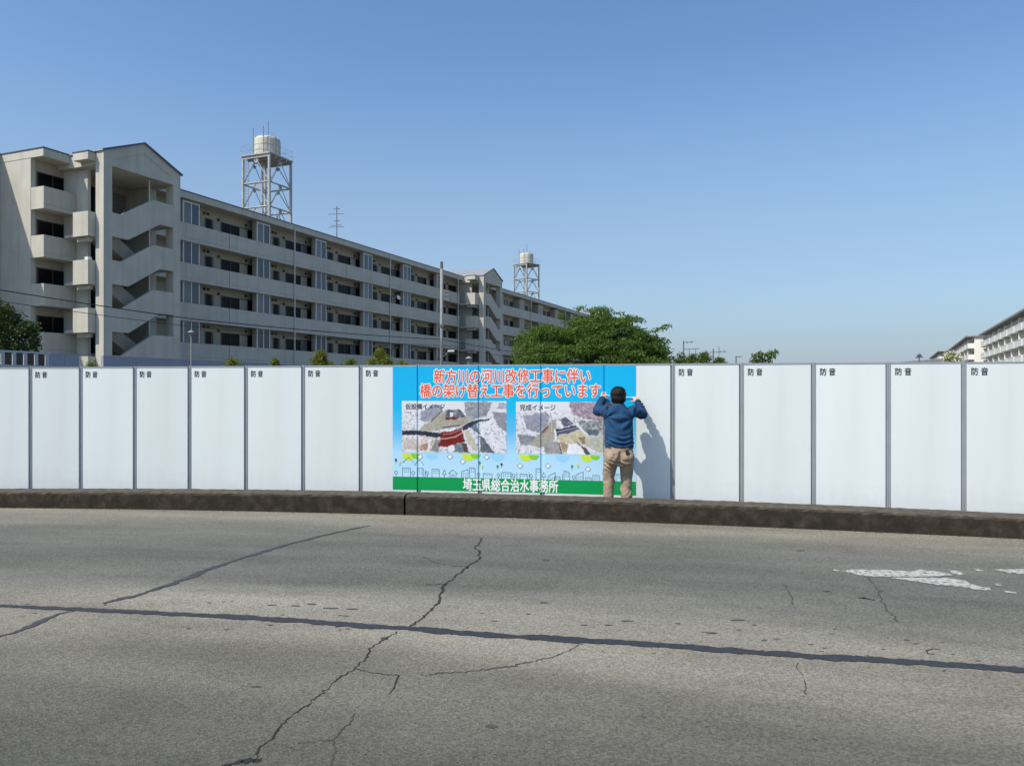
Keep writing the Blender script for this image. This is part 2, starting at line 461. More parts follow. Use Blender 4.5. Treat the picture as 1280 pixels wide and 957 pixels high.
def paint(poly):
    Q = []
    for i in range(len(poly)):
        (x0, y0), (x1, y1) = poly[i], poly[(i + 1) % len(poly)]
        k = max(1, int(abs(x1 - x0) / 5))
        for j in range(k):
            t = j / k; Q.append((x0 + (x1 - x0) * t + random.uniform(-1.2, 1.2), y0 + (y1 - y0) * t + random.uniform(-0.45, 0.45)))
    MB().add([(*on_road(*p), 0.004) for p in Q], [tuple(range(len(Q)))]).build('paint_mark', M['paint'], road)
paint([(1052, 713.5), (1068, 711.5), (1100, 712), (1138, 714), (1150, 712), (1168, 714), (1186, 717), (1192, 719), (1172, 720.5), (1130, 721), (1085, 720.5), (1070, 718)])
paint([(1112, 722.3), (1140, 722), (1185, 722.5), (1206, 726), (1213, 730), (1236, 735), (1240, 738), (1222, 737), (1200, 733), (1172, 731), (1145, 727)])
paint([(1242, 712), (1262, 711.5), (1300, 711.5), (1330, 713), (1330, 719), (1300, 718), (1262, 716.5)])
paint([(1186, 712.5), (1196, 713.5), (1206, 718), (1200, 719.5), (1190, 716)])
paint([(1217, 711), (1226, 712), (1232, 714), (1220, 713.5)])
paint([(1243, 729.5), (1250, 730), (1254, 732.5), (1246, 732)])
paint([(1256, 738.5), (1270, 740), (1272, 741.5), (1258, 740.5)])
paint([(1042, 712), (1050, 712.4), (1049, 713.6), (1043, 713.4)])

# ------------------------------------------------------------------ kerb
def kerb_mat():
    m = bpy.data.materials.new('stained_kerb_concrete'); m.use_nodes = True
    nt = m.node_tree; N, L = nt.nodes, nt.links
    b = N['Principled BSDF']; b.inputs['Roughness'].default_value = 0.95; b.inputs['Specular IOR Level'].default_value = 0.2
    tc = N.new('ShaderNodeTexCoord')
    # black mould grows on the upright face; the worn top keeps the colour of the concrete
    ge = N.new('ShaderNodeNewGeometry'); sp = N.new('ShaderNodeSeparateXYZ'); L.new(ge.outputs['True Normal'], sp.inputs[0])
    n1 = N.new('ShaderNodeTexNoise'); n1.inputs['Scale'].default_value = 7; n1.inputs['Detail'].default_value = 9; n1.inputs['Roughness'].default_value = 0.7
    L.new(tc.outputs['Object'], n1.inputs['Vector'])
    def fill(node, stops):
        el = node.color_ramp.elements
        while len(el) < len(stops): el.new(0.99)
        for i, (p, c) in enumerate(sorted(stops)): el[i].position = p; el[i].color = (*c, 1)
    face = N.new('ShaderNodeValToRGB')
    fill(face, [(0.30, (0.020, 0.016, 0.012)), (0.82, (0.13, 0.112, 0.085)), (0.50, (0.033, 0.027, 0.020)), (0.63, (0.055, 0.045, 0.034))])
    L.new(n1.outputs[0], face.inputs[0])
    top = N.new('ShaderNodeValToRGB')
    fill(top, [(0.30, (0.060, 0.052, 0.040)), (0.80, (0.150, 0.130, 0.100)), (0.54, (0.092, 0.080, 0.061))])
    n2 = N.new('ShaderNodeTexNoise'); n2.inputs['Scale'].default_value = 16; n2.inputs['Detail'].default_value = 8
    L.new(tc.outputs['Object'], n2.inputs['Vector']); L.new(n2.outputs[0], top.inputs[0])
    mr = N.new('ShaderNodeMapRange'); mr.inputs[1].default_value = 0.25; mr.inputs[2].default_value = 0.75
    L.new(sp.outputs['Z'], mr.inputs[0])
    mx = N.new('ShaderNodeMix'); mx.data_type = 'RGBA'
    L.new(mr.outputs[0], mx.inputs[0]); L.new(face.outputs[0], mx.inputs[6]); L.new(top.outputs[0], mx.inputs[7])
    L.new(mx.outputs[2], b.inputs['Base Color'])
    n3 = N.new('ShaderNodeTexNoise'); n3.inputs['Scale'].default_value = 45; n3.inputs['Detail'].default_value = 8
    L.new(tc.outputs['Object'], n3.inputs['Vector'])
    bp = N.new('ShaderNodeBump'); bp.inputs['Strength'].default_value = 0.4; bp.inputs['Distance'].default_value = 0.008
    L.new(n3.outputs[0], bp.inputs['Height']); L.new(bp.outputs[0], b.inputs['Normal'])
    return m
M['kerb'] = kerb_mat()
kerb = thing('kerb', None, None, (0, 0, 0)); tag(kerb, kind='structure')
def kerb_block(x0, x1):
    n = max(2, int((x1 - x0) / 0.06))
    v, f = [], []
    for i in range(n + 1):
        x = x0 + (x1 - x0) * i / n
        zt = kerb_top(x)
        j = lambda a: random.uniform(-a, a)
        prof = [(0.0, -0.12), (0.0 + j(.002), zt * 0.5), (0.004 + j(.003), zt - 0.035 + j(.004)), (0.014 + j(.003), zt - 0.012 + j(.003)), (0.04 + j(.003), zt + j(.0015)),
                (KERB_W * 0.5, zt + j(.003)), (KERB_W - 0.015, zt + j(.003)), (KERB_W, zt - 0.02), (KERB_W, -0.13)]
        for d, z in prof:
            p = kerb_point(x, d); v.append((p.x, p.y, z))
    k = 9
    for i in range(n):
        for q in range(k - 1):
            f.append((i * k + q, (i + 1) * k + q, (i + 1) * k + q + 1, i * k + q + 1))
    f.append(tuple(range(k))); f.append(tuple(n * k + q for q in range(k - 1, -1, -1)))
    return MB().add(v, f).build('kerb_block', M['kerb'], kerb)
_xj = on_road(506, 643)[0]
_b = -34.0
for _e in (-24.0, -12.4, _xj, _xj + 11.2, 24.0, 34.0):
    kerb_block(_b + 0.012, _e - 0.012); _b = _e
# grit and leaf crumbs lying at the foot of the kerb
def grit():
    mb = MB()
    for _ in range(420):
        x = random.uniform(-8, 7); d = -abs(random.gauss(0, 0.035)) - 0.012; p = kerb_point(x, d); r = random.uniform(0.003, 0.009)
        a = random.random() * 6
        v = [(p.x + r * math.cos(a + k * 2.1), p.y + r * math.sin(a + k * 2.1), 0.001) for k in range(3)] + [(p.x, p.y, 0.001 + r)]
        mb.add(v, [(0, 1, 3), (1, 2, 3), (2, 0, 3)])
    o = mb.build('grit', mat('grit', (0.13, 0.11, 0.085), 0.95, 0.6, 30))
    tag(o, 'loose grit lying along the foot of the dark kerb', 'grit', kind='stuff')
grit()

# ------------------------------------------------------------------ white sound barrier
def vary(*a, **k):
    """a material whose brightness differs a little from object to object, with faint grime low down"""
    m = mat(*a, **k); nt = m.node_tree; N, L = nt.nodes, nt.links; b = N['Principled BSDF']
    src = b.inputs['Base Color'].links[0].from_socket
    oi = N.new('ShaderNodeObjectInfo'); mr = N.new('ShaderNodeMapRange'); mr.inputs[3].default_value = 0.955; mr.inputs[4].default_value = 1.02
    L.new(oi.outputs['Random'], mr.inputs[0])
    tc = N.new('ShaderNodeTexCoord'); sp = N.new('ShaderNodeSeparateXYZ'); L.new(tc.outputs['Object'], sp.inputs[0])
    n = N.new('ShaderNodeTexNoise'); n.inputs['Scale'].default_value = 9; n.inputs['Detail'].default_value = 6; L.new(tc.outputs['Object'], n.inputs['Vector'])
    ad = N.new('ShaderNodeMath'); ad.operation = 'MULTIPLY_ADD'; ad.inputs[1].default_value = 0.5; L.new(n.outputs[0], ad.inputs[0]); L.new(sp.outputs['Z'], ad.inputs[2])
    gr = N.new('ShaderNodeMapRange'); gr.inputs[1].default_value = 0.45; gr.inputs[2].default_value = 0.75; gr.inputs[3].default_value = 0.90; gr.inputs[4].default_value = 1.0
    L.new(ad.outputs[0], gr.inputs[0])
    mm = N.new('ShaderNodeMath'); mm.operation = 'MULTIPLY'; L.new(mr.outputs[0], mm.inputs[0]); L.new(gr.outputs[0], mm.inputs[1])
    sc = N.new('ShaderNodeVectorMath'); sc.operation = 'SCALE'; L.new(src, sc.inputs[0]); L.new(mm.outputs[0], sc.inputs['Scale'])
    L.new(sc.outputs[0], b.inputs['Base Color'])
    return m
POST_PX = [38, 101, 168.5, 237, 307.5, 379, 451, 523.5, 600, 678, 757, 841, 927, 1017, 1110.5, 1205]
posts = [barrier_at_px(p) for p in POST_PX]
_step = (posts[1] - posts[0])
for _ in range(7): posts.insert(0, posts[0] - _step)
_step = (posts[-1] - posts[-2])
for _ in range(7): posts.append(posts[-1] + _step)
NEXTRA = 7
print('post pitch', [round((posts[i + 1] - posts[i]).length, 3) for i in range(len(posts) - 1)])
def top_z(px):                 # the barrier's top edge, read along its length
    t = min(max(px / 1280.0, 0), 1); y = 459.0 - 7.2 * t
    p = barrier_at_px(min(max(px, 0), 1280))
    return EYE + (HY - y) * p.y / FPX
M['panel'] = vary('white_barrier_panel', (0.72, 0.765, 0.755), 0.38, 0.035, 0.7, streak=0.05)
barrier = thing('sound_barrier', 'long white panelled sound barrier with grey posts behind the dark kerb', 'barrier', (0, 0, BACK_Z))
HW = 0.026
tops = []
for i, p in enumerate(posts):
    px = CX + FPX * p.x / p.y
    tops.append(top_z(px) - BACK_Z)

def text_mesh(body, size=1.0, offset=0.0, align='LEFT', space=1.0):
    c = bpy.data.curves.new('lettering', 'FONT'); c.body = body; c.size = size; c.offset = offset; c.align_x = align
    c.space_character = space; c.resolution_u = 3
    o = bpy.data.objects.new('lettering', c); COL.objects.link(o)
    bpy.context.view_layer.update()
    me = bpy.data.meshes.new_from_object(o.evaluated_get(bpy.context.evaluated_depsgraph_get()))
    bpy.data.objects.remove(o); bpy.data.curves.remove(c)
    me.materials.clear()
    return me
def bold(bm, rad, n, dz=0.00002):
    """thicken flat lettering: copies shifted round a small circle, each a hair behind the last"""
    src = bm.copy()
    for k in range(n):
        a = 2 * math.pi * k / n
        me = bpy.data.meshes.new('tmp'); src.to_mesh(me)
        me.transform(Matrix.Translation((rad * math.cos(a), rad * math.sin(a), -dz * (k + 1))))
        bm.from_mesh(me); bpy.data.meshes.remove(me)
    src.free()
def bounds(me):
    a = np.empty(len(me.vertices) * 3); me.vertices.foreach_get('co', a); a = a.reshape(-1, 3)
    return a, a.min(0), a.max(0)

note = text_mesh('防 音', 0.092)
_bm = bmesh.new(); _bm.from_mesh(note); bold(_bm, 0.0018, 4); _bm.to_mesh(note); _bm.free()
a_, lo_, hi_ = bounds(note)
_s = 0.172 / (hi_[0] - lo_[0])
a_ = np.stack([(a_[:, 0] - lo_[0]) * _s, -a_[:, 2], (a_[:, 1] - hi_[1]) * 0.092 / (hi_[1] - lo_[1])], 1)
note.vertices.foreach_set('co', a_.ravel()); note.update(); note.materials.append(M['letter'])

for i in range(len(posts) - 1):
    A, B = posts[i], posts[i + 1]
    d = (B - A); Lp = d.length; ang = math.atan2(d.y, d.x)
    zt = (tops[i] + tops[i + 1]) / 2
    # panel: local x along the barrier, y away from the road
    mb = MB().box(HW + 0.004, Lp - HW - 0.004, 0.0, 0.045, 0.02, zt - 0.02)
    o = mb.build('panel', M['panel'], barrier, bevel=0.003)
    o.location = (A.x, A.y, 0); o.rotation_euler = (0, 0, ang)
    e = MB().box(HW + 0.004, Lp - HW - 0.004, -0.004, 0.049, zt - 0.019, zt).build('top_rail', M['alu'], o)
    e2 = MB().box(HW + 0.004, Lp - HW - 0.004, -0.003, 0.049, 0.0, 0.019).build('bottom_rail', M['alu'], o)
    k = i - NEXTRA
    if k < 7 or k >= 11:
        t = link('lettering', note, None, o); t.location = (HW + 0.047, -0.0025, zt - 0.062)
for i, p in enumerate(posts):
    q = posts[min(i + 1, len(posts) - 1)] - posts[max(i - 1, 0)]
    ang = math.atan2(q.y, q.x); zt = tops[i]
    mb = MB().box(-HW - 0.02, HW + 0.02, 0.046, 0.056, 0.0, zt + 0.004)
    mb.box(-HW, HW, 0.020, 0.0455, 0.0, zt + 0.004)
    mb.box(-0.005, 0.005, 0.013, 0.0198, 0.0, zt + 0.003)
    o = mb.build('post', M['alu'], barrier)
    o.location = (p.x, p.y, 0); o.rotation_euler = (0, 0, ang)

# ------------------------------------------------------------------ printed banner stuck over four panels
ulen = [0.0]
for i in range(1, len(posts)): ulen.append(ulen[-1] + (posts[i] - posts[i - 1]).length)
def u_at_px(px):
    r = (px - CX) / FPX
    for i in range(len(posts) - 1):
        A, B = posts[i], posts[i + 1]
        if A.x / A.y <= r <= B.x / B.y:
            d = B - A; t = (r * A.y - A.x) / (d.x - r * d.y); return ulen[i] + t * d.length
def y_at_px(px):
    u = u_at_px(px)
    i = max(k for k in range(len(posts)) if ulen[k] <= u + 1e-9); i = min(i, len(posts) - 2)
    t = (u - ulen[i]) / (ulen[i + 1] - ulen[i]); return posts[i].lerp(posts[i + 1], t).y
def ban(px, py):
    """photograph pixel -> (length along the barrier, height)"""
    return (u_at_px(px), EYE - (py - HY) / FPX * y_at_px(px))
GW, GS, GD = 0.027, 0.004, 0.013       # half width, slope and depth of the groove at each post
def groove(u):
    d = min(abs(u - x) for x in ulen)
    if d <= GW - GS: return GD
    if d >= GW: return 0.0
    return GD * (GW - d) / GS
def on_barrier(u, z, lift):
    i = max([k for k in range(len(posts) - 1) if ulen[k] <= u + 1e-9] or [0])
    A, B = posts[i], posts[i + 1]; d = (B - A).normalized(); n = Vector((d.y, -d.x))
    p = A + d * (u - ulen[i]) + n * (lift - groove(u))
    return (p.x, p.y, z)
U0, U1 = u_at_px(491), u_at_px(795)
cuts = []
for x in ulen:
    if U0 < x < U1: cuts += [x - GW, x - GW + GS, x, x + GW - GS, x + GW]
banner = thing('banner', 'blue printed construction banner with orange Japanese headline stuck across the white barrier', 'banner')
def lay(bm, lift, name, m, parent):
    """bm holds a flat drawing in (u, z); press it onto the barrier, into the grooves"""
    for c in cuts:
        bmesh.ops.bisect_plane(bm, geom=bm.verts[:] + bm.edges[:] + bm.faces[:], plane_co=(c, 0, 0), plane_no=(1, 0, 0), dist=1e-6)
    for v in bm.verts: v.co = on_barrier(v.co.x, v.co.y, lift + v.co.z)
    me = bpy.data.meshes.new(name); bm.to_mesh(me); bm.free()
    return link(name, me, m, parent)
def flat_poly(polys):
    bm = bmesh.new()
    for p in polys: bm.faces.new([bm.verts.new((q[0], q[1], 0)) for q in p])
    return bm

def sheet_mat():
    m = bpy.data.materials.new('banner_print'); m.use_nodes = True
    nt = m.node_tree; N, L = nt.nodes, nt.links; b = N['Principled BSDF']
    tc = N.new('ShaderNodeTexCoord'); sp = N.new('ShaderNodeSeparateXYZ'); L.new(tc.outputs['Object'], sp.inputs[0])
    mr = N.new('ShaderNodeMapRange'); mr.inputs[1].default_value = 0.35; mr.inputs[2].default_value = 1.84; L.new(sp.outputs['Z'], mr.inputs[0])
    rp = N.new('ShaderNodeValToRGB'); cr = rp.color_ramp
    st = [(0.0, (0.50, 0.74, 0.88)), (0.22, (0.40, 0.68, 0.88)), (0.42, (0.10, 0.48, 0.80)), (0.62, (0.004, 0.46, 0.78)), (1.0, (0.001, 0.41, 0.74))]
    while len(cr.elements) < len(st): cr.elements.new(0.5)
    for e, (p, c) in zip(cr.elements, st): e.position = p; e.color = (*c, 1)
    L.new(mr.outputs[0], rp.inputs[0])
    n = N.new('ShaderNodeTexNoise'); n.inputs['Scale'].default_value = 4.0; L.new(tc.outputs['Object'], n.inputs['Vector'])
    L.new(rp.outputs[0], b.inputs['Base Color']); b.inputs['Roughness'].default_value = 0.45; b.inputs['Specular IOR Level'].default_value = 0.3
    bp = N.new('ShaderNodeBump'); bp.inputs['Strength'].default_value = 0.06; bp.inputs['Distance'].default_value = 0.02
    L.new(n.outputs[0], bp.inputs['Height']); L.new(bp.outputs[0], b.inputs['Normal'])
    return m
ZT, ZG1, ZG0 = 1.832, 0.352, 0.178
sheet = lay(flat_poly([[(U0, ZG1), (U1, ZG1), (U1, ZT), (U0, ZT)]]), 0.003, 'sheet', sheet_mat(), banner)
def ink(name, r, g, b): 
    m = mat(name, srgb(r, g, b), 0.5, spec=0.3); return m
I_green = ink('green_ink', 0, 150, 76); I_white = ink('white_ink', 236, 238, 238); I_orange = ink('orange_ink', 228, 92, 52)
I_black = ink('black_ink', 28, 30, 34); I_line = ink('grey_line_ink', 108, 130, 150); I_yel = ink('lime_ink', 200, 222, 58); I_grn2 = ink('leaf_ink', 132, 202, 50)
I_pale = ink('pale_blue_ink', 150, 208, 242); I_purple = ink('plum_ink', 92, 42, 76)
lay(flat_poly([[(U0, ZG0), (U1, ZG0), (U1, ZG1 - 0.001), (U0, ZG1 - 0.001)]]), 0.003, 'green_band', I_green, banner)
def lettering(body, px0, py0, px1, py1, lift, m, fat, name='lettering'):
    me = text_mesh(body, 1.0); _, lo, hi = bounds(me)
    (u0, _), (u1, _) = ban(px0, 500), ban(px1, 500)
    xm = (px0 + px1) / 2; z1 = ban(xm, py0)[1]; z0 = ban(xm, py1)[1]
    bm = bmesh.new(); bm.from_mesh(me); bpy.data.meshes.remove(me)
    bold(bm, fat, 12 if fat > 0.05 else 6)
    for v in bm.verts:
        v.co = (u0 + (v.co.x - lo[0]) / (hi[0] - lo[0]) * (u1 - u0), z0 + (v.co.y - lo[1]) / (hi[1] - lo[1]) * (z1 - z0), v.co.z)
    return lay(bm, lift, name, m, banner)
for body, a, b, c, d in (('新方川の河川改修工事に伴い', 542.5, 461, 738, 478.5), ('橋の架け替え工事を行っています。', 525, 479.5, 757, 496.5)):
    lettering(body, a, b, c, d, 0.0046, I_white, 0.070, 'letter_outline')
    lettering(body, a, b, c, d, 0.006, I_orange, 0.017)
lettering('埼玉県総合治水事務所', 579, 598.5, 697.5, 614, 0.0045, I_white, 0.024)

# the two aerial views, printed in small dots of colour
def inside(px, py, poly):
    r = np.zeros(px.shape, bool); n = len(poly); j = n - 1
    for i in range(n):
        xi, yi = poly[i]; xj, yj = poly[j]
        c = ((yi > py) != (yj > py)) & (px < (xj - xi) * (py - yi) / (yj - yi + 1e-9) + xi)
        r ^= c; j = i
    return r
def smooth_noise(h, w, cell):
    a = rng.random((h // cell + 3, w // cell + 3))
    yy, xx = np.mgrid[0:h, 0:w] / cell
    i, j = yy.astype(int), xx.astype(int); fy, fx = yy - i, xx - j
    return (a[i, j] * (1 - fy) * (1 - fx) + a[i + 1, j] * fy * (1 - fx) + a[i, j + 1] * (1 - fy) * fx + a[i + 1, j + 1] * fy * fx)
def picture(polys, lines, px0, px1, py0, py1, zx0, zx1, zy0, zy1, W=340, H=160):
    yy, xx = np.mgrid[0:H, 0:W]
    X = zx0 + (xx + .5) / W * (zx1 - zx0); Yq = zy0 + (yy + .5) / H * (zy1 - zy0)
    wob = 13
    Xw = X + wob * (smooth_noise(H, W, 7) + smooth_noise(H, W, 3) - 1); Yw = Yq + wob * (smooth_noise(H, W, 7) + smooth_noise(H, W, 3) - 1)
    img = np.ones((H, W, 3)) * np.array([224, 226, 231.])
    speck = smooth_noise(H, W, 4) * .6 + smooth_noise(H, W, 2) * .4
    low = Yq > zy0 + (zy1 - zy0) * 0.2
    d = np.clip((speck - .56) * 5, 0, 1) * low
    img -= d[..., None] * np.array([74, 72, 64.])
    for poly, c, amp, stripe in polys:
        mk = inside(Xw, Yw, poly)
        col = np.ones((H, W, 3)) * np.array(c, float)
        col += ((smooth_noise(H, W, 5) - .5) * 1.7 * amp)[..., None]
        if stripe: col += (np.where(np.sin(Yq * stripe + X * 0.05) > 0, 26, -30) * (smooth_noise(H, W, 3) > .3))[..., None]
        img[mk] = col[mk]
    for pts, c, wd in lines:
        for (xa, ya), (xb, yb) in zip(pts[:-1], pts[1:]):
            t = np.clip(((X - xa) * (xb - xa) + (Yq - ya) * (yb - ya)) / ((xb - xa) ** 2 + (yb - ya) ** 2), 0, 1)
            mk = np.hypot(X - xa - t * (xb - xa), Yq - ya - t * (yb - ya)) < wd
            img[mk] = c
    # soft tree tops and roofs, then a slight blur so that edges melt as in a printed photograph
    soft = smooth_noise(H, W, 9) * .5 + smooth_noise(H, W, 4) * .3 + smooth_noise(H, W, 2) * .2
    img += ((soft - .5) * 30)[..., None] * (Yq > zy0 + (zy1 - zy0) * .16)[..., None]
    for _ in range(2):
      pad = np.pad(img, ((1, 1), (1, 1), (0, 0)), 'edge')
      img = (pad[1:-1, 1:-1] * 2 + pad[:-2, 1:-1] + pad[2:, 1:-1] + pad[1:-1, :-2] + pad[1:-1, 2:]) / 6
    img = np.clip(img, 0, 255) / 255
    lin = np.where(img <= .04045, img / 12.92, ((img + .055) / 1.055) ** 2.4) * 0.92
    ua, ub = u_at_px(px0), u_at_px(px1); xm = (px0 + px1) / 2
    z1, z0 = ban(xm, py0)[1], ban(xm, py1)[1]
    v = [on_barrier(ua + (ub - ua) * i / W, z1 + (z0 - z1) * j / H, 0.0045) for j in range(H + 1) for i in range(W + 1)]
    f = [(j * (W + 1) + i, (j + 1) * (W + 1) + i, (j + 1) * (W + 1) + i + 1, j * (W + 1) + i + 1) for j in range(H) for i in range(W)]
    me = bpy.data.meshes.new('picture'); me.from_pydata(v, [], f)
    at_ = me.attributes.new('print', 'FLOAT_COLOR', 'FACE')
    at_.data.foreach_set('color', np.concatenate([lin.reshape(-1, 3), np.ones((W * H, 1))], 1).astype(np.float32).ravel())
    me.update()
    return link('picture', me, M['print'], banner), (ua, ub, z0, z1)
pm = bpy.data.materials.new('photo_print'); pm.use_nodes = True
_a = pm.node_tree.nodes.new('ShaderNodeAttribute'); _a.attribute_name = 'print'
_pb = pm.node_tree.nodes['Principled BSDF']; pm.node_tree.links.new(_a.outputs['Color'], _pb.inputs['Base Color'])
_pb.inputs['Roughness'].default_value = 0.5; _pb.inputs['Specular IOR Level'].default_value = 0.3
M['print'] = pm
P1 = [([(240, 390), (260, 340), (520, 160), (780, 200), (880, 240), (700, 330), (450, 375)], (168, 164, 150), 16, 0),
      ([(240, 260), (260, 160), (430, 70), (500, 110), (480, 200), (380, 260), (300, 290)], (152, 154, 170), 26, 0),
      ([(530, 140), (700, 140), (770, 230), (540, 240)], (112, 114, 124), 50, 0),
      ([(530, 228), (680, 222), (680, 245), (540, 255)], (112, 32, 38), 10, 0), ([(585, 165), (625, 165), (625, 215), (585, 215)], (228, 228, 230), 6, 0),
      ([(740, 50), (1060, 50), (1020, 200), (860, 250), (770, 200)], (150, 152, 160), 30, .33),
      ([(1070, 50), (1140, 50), (1040, 230), (990, 220)], (216, 218, 224), 10, 0), ([(1140, 60), (1215, 60), (1215, 130), (1110, 130)], (165, 165, 172), 40, .3),
      ([(1050, 160), (1218, 175), (1218, 390), (1130, 330)], (142, 144, 152), 14, 0),
      ([(800, 330), (880, 290), (930, 420), (850, 380)], (110, 122, 134), 20, 0),
      ([(40, 380), (220, 380), (490, 405), (480, 460), (240, 430), (40, 430)], (44, 50, 62), 8, 0),
      ([(720, 330), (850, 265), (1040, 235), (1030, 255), (900, 280), (740, 380)], (44, 50, 62), 8, 0),
      ([(60, 460), (350, 480), (330, 600), (60, 600)], (206, 197, 190), 30, 0), ([(250, 540), (340, 530), (330, 600), (240, 600)], (176, 140, 124), 30, 0),
      ([(750, 390), (800, 370), (900, 570), (880, 620), (790, 520)], (196, 190, 170), 12, 0),
      ([(390, 480), (470, 480), (460, 615), (350, 615)], (134, 136, 136), 18, 0), ([(600, 540), (720, 515), (760, 620), (600, 620)], (112, 124, 130), 22, 0),
      ([(720, 510), (770, 520), (800, 620), (750, 620)], (86, 72, 62), 20, 0),
      ([(920, 430), (960, 450), (1085, 622), (930, 615)], (92, 98, 108), 22, 0),
      ([(490, 400), (600, 385), (720, 340), (750, 500), (640, 530), (600, 565), (460, 560)], (118, 28, 28), 10, 0),
      ([(570, 545), (640, 540), (640, 615), (570, 615)], (232, 234, 236), 6, 0)]
L1 = [([(240, 440), (380, 470), (540, 468), (650, 445), (735, 395)], (206, 186, 160), 6), ([(510, 420), (600, 410), (720, 362)], (190, 150, 140), 4),
      ([(500, 345), (620, 325), (700, 315)], (80, 84, 84), 6), ([(380, 270), (500, 150)], (110, 90, 66), 6), ([(410, 490), (355, 610)], (214, 204, 180), 8)]
P2 = [([(180, 240), (470, 185), (520, 240), (490, 340), (380, 450), (220, 400)], (152, 152, 166), 24, 0),
      ([(110, 470), (250, 480), (400, 500), (260, 600), (150, 600)], (142, 144, 152), 30, 0),
      ([(410, 430), (540, 300), (600, 280), (600, 480), (560, 560), (400, 640), (260, 600)], (166, 160, 148), 16, 0),
      ([(410, 440), (490, 350), (505, 375), (430, 465)], (120, 84, 72), 20, 0),
      ([(760, 65), (1500, 65), (1500, 330), (1180, 300), (950, 270), (800, 220)], (164, 148, 162), 40, .30),
      ([(850, 290), (1500, 300), (1500, 480), (980, 470)], (150, 154, 158), 70, 0), ([(960, 400), (1110, 400), (1110, 470), (1000, 470)], (92, 108, 116), 16, 0),
      ([(640, 290), (720, 240), (850, 330), (700, 370)], (98, 104, 122), 40, 0), ([(620, 290), (650, 290), (690, 370), (640, 380)], (226, 226, 230), 6, 0),
      ([(600, 495), (900, 410), (990, 500), (900, 570), (750, 580), (640, 540)], (196, 188, 158), 18, 0),
      ([(870, 500), (960, 490), (990, 560), (920, 590)], (150, 134, 106), 18, 0),
      ([(585, 410), (850, 350), (900, 395), (600, 490)], (46, 52, 74), 8, 0),
      ([(568, 400), (588, 400), (610, 525), (580, 520)], (234, 235, 238), 4, 0),
      ([(430, 580), (620, 550), (665, 705), (460, 705)], (154, 154, 152), 26, 0),
      ([(640, 550), (740, 590), (755, 660), (680, 705)], (168, 148, 118), 22, 0),
      ([(960, 480), (1500, 470), (1500, 660), (1150, 690), (950, 600)], (188, 190, 178), 18, 0),
      ([(750, 600), (850, 570), (985, 710), (720, 715)], (234, 237, 242), 4, 0),
      ([(840, 550), (960, 630), (1025, 712), (970, 712), (930, 640)], (92, 86, 80), 16, 0)]
L2 = [([(595, 440), (880, 372)], (190, 194, 204), 5), ([(600, 470), (890, 392)], (150, 156, 172), 4), ([(720, 240), (990, 470)], (226, 228, 230), 8),
      ([(630, 570), (665, 705)], (70, 70, 74), 6), ([(540, 270), (540, 430)], (190, 186, 160), 7)]
(pic1, pr1) = picture(P1, L1, 502.4, 633.2, 501.0, 565.8, 40, 1218, 42, 628)
(pic2, pr2) = picture(P2, L2, 645.0, 779.0, 502.0, 567.6, 90, 1420, 60, 712)
lettering('仮設橋イメージ', 507, 504.3, 556, 511.5, 0.0058, I_black, 0.016, 'caption')
lettering('完成イメージ', 650, 505.2, 694.5, 513, 0.0058, I_black, 0.016, 'caption')

# little line drawings of a town under the pictures
def disc(px, py, r, sx=1.0, n=22, a0=0, a1=2 * math.pi):
    u, z = ban(px, py); s = y_at_px(px) / FPX * r
    return [(u + s * sx * math.cos(a0 + (a1 - a0) * k / n), z + s * math.sin(a0 + (a1 - a0) * k / n)) for k in range(n)]
town = []          # strokes: poly-lines in photograph pixels
def stroke_poly(pts, w=0.30):
    out = []
    for (x0, y0), (x1, y1) in zip(pts[:-1], pts[1:]):
        l = math.hypot(x1 - x0, y1 - y0) or 1; nx, ny = -(y1 - y0) / l * w, (x1 - x0) / l * w
        out.append([ban(x0 - nx, y0 - ny), ban(x1 - nx, y1 - ny), ban(x1 + nx, y1 + ny), ban(x0 + nx, y0 + ny)])
    return out
def base(px): return 594.6 + (px - 491) * (603.0 - 594.6) / 304
def bld(x, w, h, roof=0, rows=2):
    b0, b1 = base(x), base(x + w)
    town.append([(x, b0), (x, b0 - h), (x + w, b1 - h - roof), (x + w, b1)])
    for r in range(rows):
        for q in range(max(1, int(w / 3))):
            town.append([(x + 1.6 + q * 2.8, b0 - h + 2.2 + r * 2.6), (x + 3.2 + q * 2.8, b0 - h + 2.2 + r * 2.6)])
def tree_i(x, h=7):
    b = base(x); town.append([(x, b), (x, b - h * .45)])
    town.append([(x + 1.9 * math.cos(a), b - h * .7 - h * .3 * math.sin(a)) for a in np.linspace(0, 2 * math.pi, 9)])
for a in [(503, 10, 10.5, 0, 2), (522, 7, 11, 0, 3), (540, 9, 10, 0, 2), (577, 8, 8, 3, 3), (587, 7, 13, 0, 2), (604, 11, 6.5, 0, 1), (627, 12, 8.5, 0, 2), (650, 9, 7, 0, 1), (670, 6, 14.5, 0, 2),
          (685, 9, 5, 5, 1), (693, 7, 5, 0, 1), (705, 7, 13, -3, 3), (720, 9, 8, 4, 3), (732, 7, 5, 0, 1), (741, 8, 8, 0, 2), (770, 6, 10, 0, 2)]: bld(*a)
b = base(566)
town.append([(560.5, b - 5), (566, b - 10), (572, b - 4.6)]); town.append([(562.5, b), (562.5, b - 6)]); town.append([(570, b), (570, b - 6)]); town.append([(565, b), (565, b - 4), (567.5, b - 4), (567.5, b)])
for x in (495, 516.5, 534, 598, 623, 642, 664, 717): tree_i(x)
for x in (531.5, 646, 661.5, 703): town.append([(x, base(x)), (x, base(x) - 9)])
for x in (555.5, 679.5):
    b = base(x); town.append([(x, b), (x, b - 4)]); town.append([(x - 2.4, b - 4), (x, b - 10), (x + 2.4, b - 4), (x - 2.4, b - 4)])
